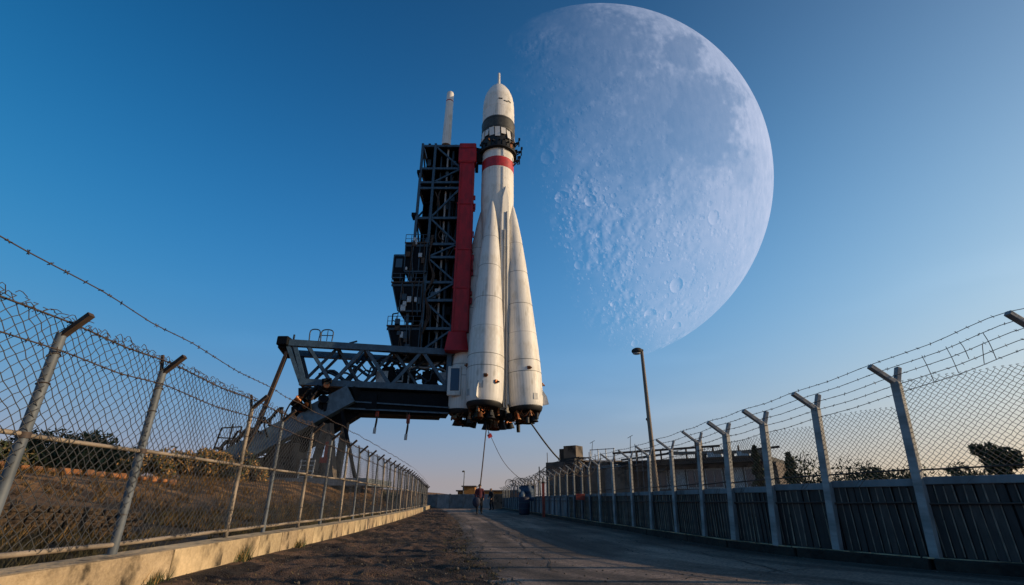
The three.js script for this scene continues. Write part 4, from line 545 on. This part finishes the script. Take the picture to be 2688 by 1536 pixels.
{ const g = thing('navy_bag', 'round navy bag carried in front by the person in maroon', 'bag', [-2.27, 0.62, -33.68]); part('bag', put(new THREE.SphereGeometry(0.27, 24, 16).scale(0.95, 1.15, 0.5), 0, 0.1, 0), M.navy, g); part('strap', put(new THREE.TorusGeometry(0.17, 0.018, 6, 20, 3.3), 0.02, 0.32, 0), M.navy, g); }
person('person in a brown cap and dark clothes standing further back by the far wall', [-1.75, 0.02, -46.5], -0.9, { bend: 0.12, l: { elbow: V(-0.3, 1.16, 0.1), wrist: V(-0.16, 1.02, 0.3), knee: V(-0.16, 0.5, 0.08), ankle: V(-0.22, 0.09, -0.05), toe: V(-0.24, 0.05, 0.1) }, r: { elbow: V(0.3, 1.18, 0.08), wrist: V(0.3, 0.95, 0.25), knee: V(0.18, 0.52, 0.1), ankle: V(0.24, 0.09, 0.02), toe: V(0.28, 0.05, 0.16) } }, M.trousers, M.trousers, M.cap);

// ---------- stone terrace wall in the left field ----------
{
  const w = thing('stone_terrace', 'rough terrace wall of tan stones on the bank behind the left fence', 'stone wall', [0, 0, 0]), r = rng(611);
  const a = V(-10.1, 0, -7.6), b = V(-7.4, 0, -10.4), L = a.distanceTo(b), dir = b.clone().sub(a).normalize(), ang = Math.atan2(-dir.z, dir.x);
  for (let row = 0; row < 4; row++) { let s = -0.2 * r(); while (s < L) { const len = 0.1 + 0.12 * r(), p = a.clone().addScaledVector(dir, s + len / 2), g = rbox(len - 0.006, 0.118 + 0.02 * r(), 0.2, 0.025, 1), m = part('stone', g, r() < 0.5 ? M.stoneA : M.stoneB, w); m.position.set(p.x + 0.04 * (r() - 0.5), hill(p.x, p.z) - 0.04 + row * 0.122 + 0.06, p.z + 0.05 * (r() - 0.5)); m.rotation.set(0.1 * (r() - 0.5), ang + 0.15 * (r() - 0.5), 0.1 * (r() - 0.5)); s += len; } }
}

{
  const w = thing('sunlit_crest', 'added orange clay lumps edging the bank in front of the dark hedge', 'edging', [0, 0, 0]), r = rng(621);
  for (let az = -47.5; az < -32.5; az += 0.62 + 0.3 * r()) { const d = 24 + 2 * smooth(-48, -33, az), x = d * Math.sin(az * Math.PI / 180), z = -d * Math.cos(az * Math.PI / 180), g = rbox(0.22 + 0.22 * r(), 0.14 + 0.1 * r(), 0.26, 0.06, 2), m = part('crest_lump', g, r() < 0.6 ? M.sunstruck : M.sunstruckB, w); m.position.set(x, hill(x, z) + 0.1, z); m.rotation.set(0.3 * (r() - 0.5), az * 0.017 + r() - 0.5, 0.3 * (r() - 0.5)); }  // orange lumps added where the bank crest catches the sun
}

// ---------- vegetation ----------
function leafCloud(r, n, fn, size) {           // many small bent leaves through a volume
  const pos = [], nor = [], q = new THREE.Quaternion(), e = new THREE.Euler();
  for (let i = 0; i < n; i++) { const c = fn(r); if (!c) continue; q.setFromEuler(e.set(r() * 6.3, r() * 6.3, r() * 6.3)); const s = size * (0.6 + 0.8 * r()); const P = [[-0.28, 0, 0], [0.28, 0, 0], [0, 1, 0.12], [0, -0.7, 0.12]].map((v) => V(...v).multiplyScalar(s).applyQuaternion(q).add(c)); const nn = V(0, 0, 1).applyQuaternion(q); for (const k of [0, 1, 2, 1, 0, 3]) { pos.push(P[k].x, P[k].y, P[k].z); nor.push(nn.x, nn.y, nn.z); } }
  const g = new THREE.BufferGeometry(); g.setAttribute('position', new THREE.Float32BufferAttribute(pos, 3)); g.setAttribute('normal', new THREE.Float32BufferAttribute(nor, 3)); g.setAttribute('uv', new THREE.Float32BufferAttribute(new Float32Array(pos.length / 3 * 2), 2)); return g;
}
function bush(name, label, cat, [x, z], w, h, seed, mats, n = 2600, size = 0.11, group) {
  const r = rng(seed), y = hill(x, z) - 0.05, o = thing(name, label, cat, [x, y, z], 0, group), lobes = []; for (let i = 0; i < 9; i++) lobes.push([(r() - 0.5) * w * 0.8, h * (0.25 + 0.55 * r()), (r() - 0.5) * w * 0.5, (0.16 + 0.16 * r()) * Math.min(w, h * 1.6)]);
  const pick = (q) => { const l = lobes[Math.floor(q() * 9)], v = V(q() - 0.5, q() - 0.5, q() - 0.5).normalize().multiplyScalar(l[3] * Math.pow(q(), 0.45)); return V(l[0] + v.x, Math.max(0.02, l[1] + v.y * 1.1), l[2] + v.z); };
  mats.forEach((m, k) => part('foliage', leafCloud(r, n / mats.length, pick, size), m, o));
  const st = []; for (const l of lobes) { const p = [V(0.3 * l[0], 0, 0.3 * l[2]), V(0.6 * l[0] + 0.1 * (r() - 0.5), l[1] * 0.5, 0.6 * l[2]), V(l[0], l[1], l[2])]; st.push(tube(p, 0.02, 6, 4)); if (r() < 0.8) st.push(tube([p[1], V(l[0] * 1.2, l[1] + l[3], l[2])], 0.012, 4, 3)); } part('stem', st, M.bark, o); return o;
}
const polar = (az, d) => [d * Math.sin(az * Math.PI / 180), -d * Math.cos(az * Math.PI / 180)];
const LB = 'shrubs of the dark hedge on the left bank';
[[-53, 52, 10, 4.2, 'hedge shrub past the left picture edge'], [-48.2, 53, 9, 3.6, 'tall hedge shrub at the left picture edge, cut by it'], [-45.2, 55, 8, 2.9, 'hedge shrub left of the first fence post, lower than its neighbours'], [-42.6, 56, 8, 3.3, 'hedge shrub just right of the first fence post'], [-40.2, 56, 7, 3.5, 'bulky hedge shrub midway between the first two fence posts'], [-38.2, 57, 5, 3.4, 'square topped last shrub of the hedge, left of the second fence post']].forEach(([az, d, w, h, l], i) => bush('hedge_shrub', l, 'shrub', polar(az, d), w, h, 1000 + i, [M.leafG, M.leafB, M.leafD], 7500, 0.27, LB));
[[-34.9, 42, 4.6, 1.5, 'low orange brown dry bush right of the second fence post'], [-32.2, 42, 5.4, 1.8, 'broad dry bush with golden leaves midway between second and third fence posts'], [-29.8, 43, 5.0, 2.0, 'dry golden bush on the bank just left of the third fence post'], [-27.4, 36, 3.6, 1.1, 'low dry bush before the gantry foot, right of the third fence post']].forEach(([az, d, w, h, l], i) => bush('dry_bush', l, 'bush', polar(az, d), w, h, 1100 + i, [M.leafO, M.leafB, M.leafO, M.leafG], 4800, 0.17));
bush('green_bush', 'small dark green bush beyond the left fence under the rocket arm', 'bush', [-10.6, -46], 1.6, 1.1, 1150, [M.leafG, M.leafD], 1200, 0.12);
function conifer(label, [x, z], h, w, seed) {
  const r = rng(seed), y = hill(x, z) - 0.05, o = thing('conifer_tree', label, 'tree', [x, y, z]);
  part('trunk', [rod(V(0, 0, 0), V(0.05, h * 0.95, 0), 0.09, 0.02, 8)], M.bark, o); const br = []; for (let i = 0; i < 26; i++) { const t = 0.15 + 0.8 * r(), a = r() * 6.3, l = w * (1.05 - t) * (0.5 + 0.6 * r()); br.push(rod(V(0, h * t, 0), V(Math.cos(a) * l, h * t + 0.15, Math.sin(a) * l), 0.018, 0.006, 4)); } part('limb', br, M.bark, o);
  for (const m of [M.leafD, M.leafG]) part('crown', leafCloud(r, 1500, (q) => { const t = 0.12 + 0.88 * q(), a = q() * 6.3, l = w * (1.08 - t) * Math.pow(q(), 0.6) * (0.65 + 0.5 * Math.sin(t * 30 + a * 2)); return V(Math.cos(a) * l, h * t, Math.sin(a) * l); }, 0.13), m, o);
}
conifer('small dark conifer behind the right fence boards, left of the green bushes', polar(28.4, 26), 2.75, 0.8, 1201);
conifer('ragged conifer top beside the right end of the low building', polar(25.5, 28), 3.3, 0.55, 1202);
[[29.9, 27, 2.6, 2.6, 'dark green bush right beside the small conifer'], [31.6, 27, 3.0, 2.55, 'sunlit green bush behind the right fence, second right of the conifer'], [33.6, 27, 3.2, 2.3, 'low green bush behind the right fence between the two nearest wide posts'], [36.6, 28, 3.0, 1.95, 'low dark scrub just above the boards left of the nearest right post'], [39.2, 28, 3.0, 2.2, 'low scrub right of the nearest right post'], [41.4, 28, 2.6, 2.4, 'scrub at the left foot of the round tree on the right'], [47, 27, 3.0, 2.0, 'dark bush at the right picture edge beyond the round tree']].forEach(([az, d, w, h, l], i) => bush('green_bush', l, 'bush', polar(az, d), w, h, 1300 + i, [M.leafG, M.leafD], 1900, 0.12));
{ const [x, z] = polar(43.3, 27), o = thing('round_tree', 'round dark tree rising above the boards near the right picture edge', 'tree', [x, hill(x, z), z]), r = rng(1400), lobes = []; for (let i = 0; i < 12; i++) lobes.push([(r() - 0.5) * 1.0, 1.75 + 0.85 * r(), (r() - 0.5) * 0.9, 0.2 + 0.2 * r()]);
  part('trunk', [rod(V(0, -0.1, 0), V(0.1, 1.7, 0), 0.12, 0.07, 10)], M.bark, o); part('limb', lobes.map((l) => rod(V(0.05, 1.2, 0), V(l[0], l[1], l[2]), 0.04, 0.012, 5)), M.bark, o);
  for (const m of [M.leafD, M.leafG]) part('crown', leafCloud(r, 1300, (q) => { const l = lobes[Math.floor(q() * 12)], v = V(q() - 0.5, q() - 0.5, q() - 0.5).normalize().multiplyScalar(l[3] * Math.pow(q(), 0.4)); return V(l[0] + v.x, l[1] + v.y, l[2] + v.z); }, 0.11), m, o); }
// cracks and crumbled edges of the road
{
  const r = rng(1601), crack = (z0, x0, dz, dx, n) => { const pos = [], idx = []; let z = z0, x = x0; for (let i = 0; i <= n; i++) { const w = 0.006 + 0.012 * r(); pos.push(x - w, 0.045, z - w * 0.4, x + w, 0.045, z + w * 0.4); if (i) { const b = i * 2; idx.push(b - 2, b - 1, b, b - 1, b + 1, b); } z += dz / n + 0.14 * (r() - 0.5) * Math.abs(dx / n) * 3; x += dx / n + 0.16 * (r() - 0.5); } const g = new THREE.BufferGeometry(); for (let i = 0; i < pos.length; i += 3) pos[i + 1] = 0.015 + 0.035 * (noise2(pos[i] * 0.45, pos[i + 2] * 0.3, 3, 27) - 0.5) - 0.03 * smooth(0.3, 0, pos[i] - crackX(pos[i + 2])) + 0.004; g.setAttribute('position', new THREE.Float32BufferAttribute(pos, 3)); g.setAttribute('uv', new THREE.Float32BufferAttribute(new Float32Array(pos.length / 3 * 2), 2)); g.setIndex(idx); g.computeVertexNormals(); return g; };
  const cs = [[-6.1, 0.1, -6, -0.9], [-7, 0.6, -9, -1.2], [-8.3, 0.2, -1.5, 3.6], [-10.5, -0.5, -2.2, 3.8], [-6.8, 3.4, -8, -1.3], [-13, -0.9, -12, -1.4], [-14.5, -0.9, -2, 3.8], [-6.4, 1.6, -0.8, 2.4], [-19, -1.4, -2, 3.8], [-9, 2.2, -7, -0.8]].map(([z, x, dz, dx]) => crack(z, x, dz, dx, 42));
  structure('road_cracks', cs, mat([0.03, 0.027, 0.025], 1), 'thin dark cracks running along and across the asphalt', 'cracks');
}
// grass, weeds, stones
function blades(n, h, seed) { const r = rng(seed), pos = [], nor = []; for (let i = 0; i < n; i++) { const a = r() * 6.3, l = h * (0.5 + 0.6 * r()), x = (r() - 0.5) * 0.16, z = (r() - 0.5) * 0.16, bx2 = Math.cos(a) * l * 0.45, bz = Math.sin(a) * l * 0.45, w = 0.007; pos.push(x - w, 0, z, x + w, 0, z, x + bx2, l, z + bz); for (let k = 0; k < 3; k++) nor.push(Math.cos(a) * 0.6, 0.5, Math.sin(a) * 0.6); } const g = new THREE.BufferGeometry(); g.setAttribute('position', new THREE.Float32BufferAttribute(pos, 3)); g.setAttribute('normal', new THREE.Float32BufferAttribute(nor, 3)); g.setAttribute('uv', new THREE.Float32BufferAttribute(new Float32Array(pos.length / 3 * 2), 2)); return g; }
function scatter(name, geo, m, n, seed, where, label, cat, tint) {
  const r = rng(seed), o = new THREE.InstancedMesh(geo, m, n), mt = new THREE.Matrix4(), q = new THREE.Quaternion(), c = new THREE.Color(); o.name = numbered(name); let k = 0;
  for (let i = 0; i < n * 4 && k < n; i++) { const w = where(r); if (!w) continue; q.setFromEuler(new THREE.Euler(w.rx ?? 0, r() * 6.3, w.rz ?? 0)); mt.compose(w.p, q, w.s); o.setMatrixAt(k, mt); const t = 0.55 + 0.8 * r(); o.setColorAt(k, c.setRGB(t * (tint ? 1 : 1), t, t)); k++; }
  o.count = k; o.castShadow = o.receiveShadow = true; scene.add(o); return tag(o, label, cat, null, 'stuff');
}
const onBank = (d0, d1, z0, z1, s0, s1) => (r) => { const z = lerp(z0, z1, Math.pow(r(), 1.3)), d = lerp(d0, d1, r()), x = leftX(z) - d, n = noise2(x * 0.5, z * 0.5, 3, 33); if (n < 0.42) return null; const s = lerp(s0, s1, r()); return { p: V(x, hill(x, z) - 0.02, z), s: V(s, s * (0.7 + 0.6 * r()), s) }; };
scatter('dry_grass', blades(16, 0.3, 1), M.straw, 9000, 1501, onBank(2.5, 20, -4, -46, 0.35, 0.95), 'dry straw coloured grass on the sunlit bank behind the left fence', 'dry grass');
scatter('dark_grass', blades(14, 0.25, 2), M.strawD, 5000, 1502, onBank(0.3, 5, -2.5, -30, 0.35, 0.9), 'dark low grass and weeds at the foot of the bank behind the left wall', 'grass');
const verge = (r) => { const z = lerp(-3, -30, Math.pow(r(), 2.2)), t = r(), x = lerp(leftX(z) + 0.35, crackX(z), t); return [x, z]; };
const stoneG = new THREE.IcosahedronGeometry(1, 1); { const p = stoneG.attributes.position; for (let i = 0; i < p.count; i++) { const k = 0.75 + 0.5 * hash2(Math.round(p.getX(i) * 50), Math.round(p.getY(i) * 50 + p.getZ(i) * 31), 9); p.setXYZ(i, p.getX(i) * k, p.getY(i) * k * 0.7, p.getZ(i) * k); } stoneG.computeVertexNormals(); }
scatter('gravel', stoneG, M.pebble, 4200, 1503, (r) => { const [x, z] = verge(r), s = 0.004 + 0.018 * Math.pow(r(), 7); return { p: V(x, 0.0, z), s: V(s, s, s), rx: r(), rz: r() }; }, 'loose gravel and clods on the brown dirt strip', 'gravel');
const leafG2 = leafCloud(rng(9), 1, () => V(0, 0, 0), 1);
scatter('leaf_litter', leafG2, M.leafB, 1700, 1504, (r) => { const [x, z] = verge(r), s = 0.008 + 0.015 * r(); return { p: V(x, 0.015 + 0.02 * r(), z), s: V(s, s, s), rx: 1.2 * (r() - 0.5), rz: 1.2 * (r() - 0.5) }; }, 'dry leaves and straw scattered over the dirt strip', 'leaf litter');
scatter('road_grit', stoneG, M.pebble, 2600, 1505, (r) => { const z = lerp(-3, -26, Math.pow(r(), 2)), x = lerp(crackX(z), rightX(z), Math.pow(r(), 0.8)), s = 0.004 + 0.014 * Math.pow(r(), 4); return { p: V(x, 0.012, z), s: V(s, s, s) }; }, 'fine grit scattered on the asphalt', 'grit');
scatter('edge_rubble', stoneG, M.pebble, 900, 1507, (r) => { const z = lerp(-4, -30, Math.pow(r(), 1.8)), left = r() < 0.6, x = left ? crackX(z) + 0.45 * (r() + r() - 1) : rightX(z) - 0.12 - 0.4 * r() * r(), s = 0.005 + 0.018 * Math.pow(r(), 6); return { p: V(x, 0.008, z), s: V(s, s, s), rx: r(), rz: r() }; }, 'small stones and crumbs gathered along the road edges', 'rubble');
scatter('crack_weeds', blades(9, 0.07, 4), M.strawD, 420, 1506, (r) => { const z = lerp(-3, -24, Math.pow(r(), 1.8)), x = crackX(z) + 0.5 * (r() + r() - 1); return { p: V(x, -0.01, z), s: V(1, 0.4 + 0.9 * r(), 1).multiplyScalar(0.7) }; }, 'thin weeds along the edge where asphalt meets dirt', 'weeds');
for (const [z, off, s, l] of [[-8.15, 0.36, 1.15, 'green grass tuft at the foot of the concrete wall right of the third post'], [-6.05, 0.34, 0.7, 'small dark weed against the near part of the concrete wall'], [-10.4, 0.36, 0.8, 'thin dry tuft further along the foot of the concrete wall']]) { const o = thing('grass_tuft', l, 'grass tuft', [leftX(z) + off, -0.01, z]); const gs = []; for (let i = 0; i < 5; i++) gs.push(blades(16, 0.24 * s, 20 + i + Math.round(z)).translate(0.14 * (hash2(i, 1, 3) - 0.5), 0, 0.3 * (hash2(i, 2, 3) - 0.5))); part('blades', gs, M.leafG, o); part('dry_blades', [blades(14, 0.26 * s, 77)], M.straw, o); }

renderer.setSize(1024, 585);
renderer.render(scene, camera);
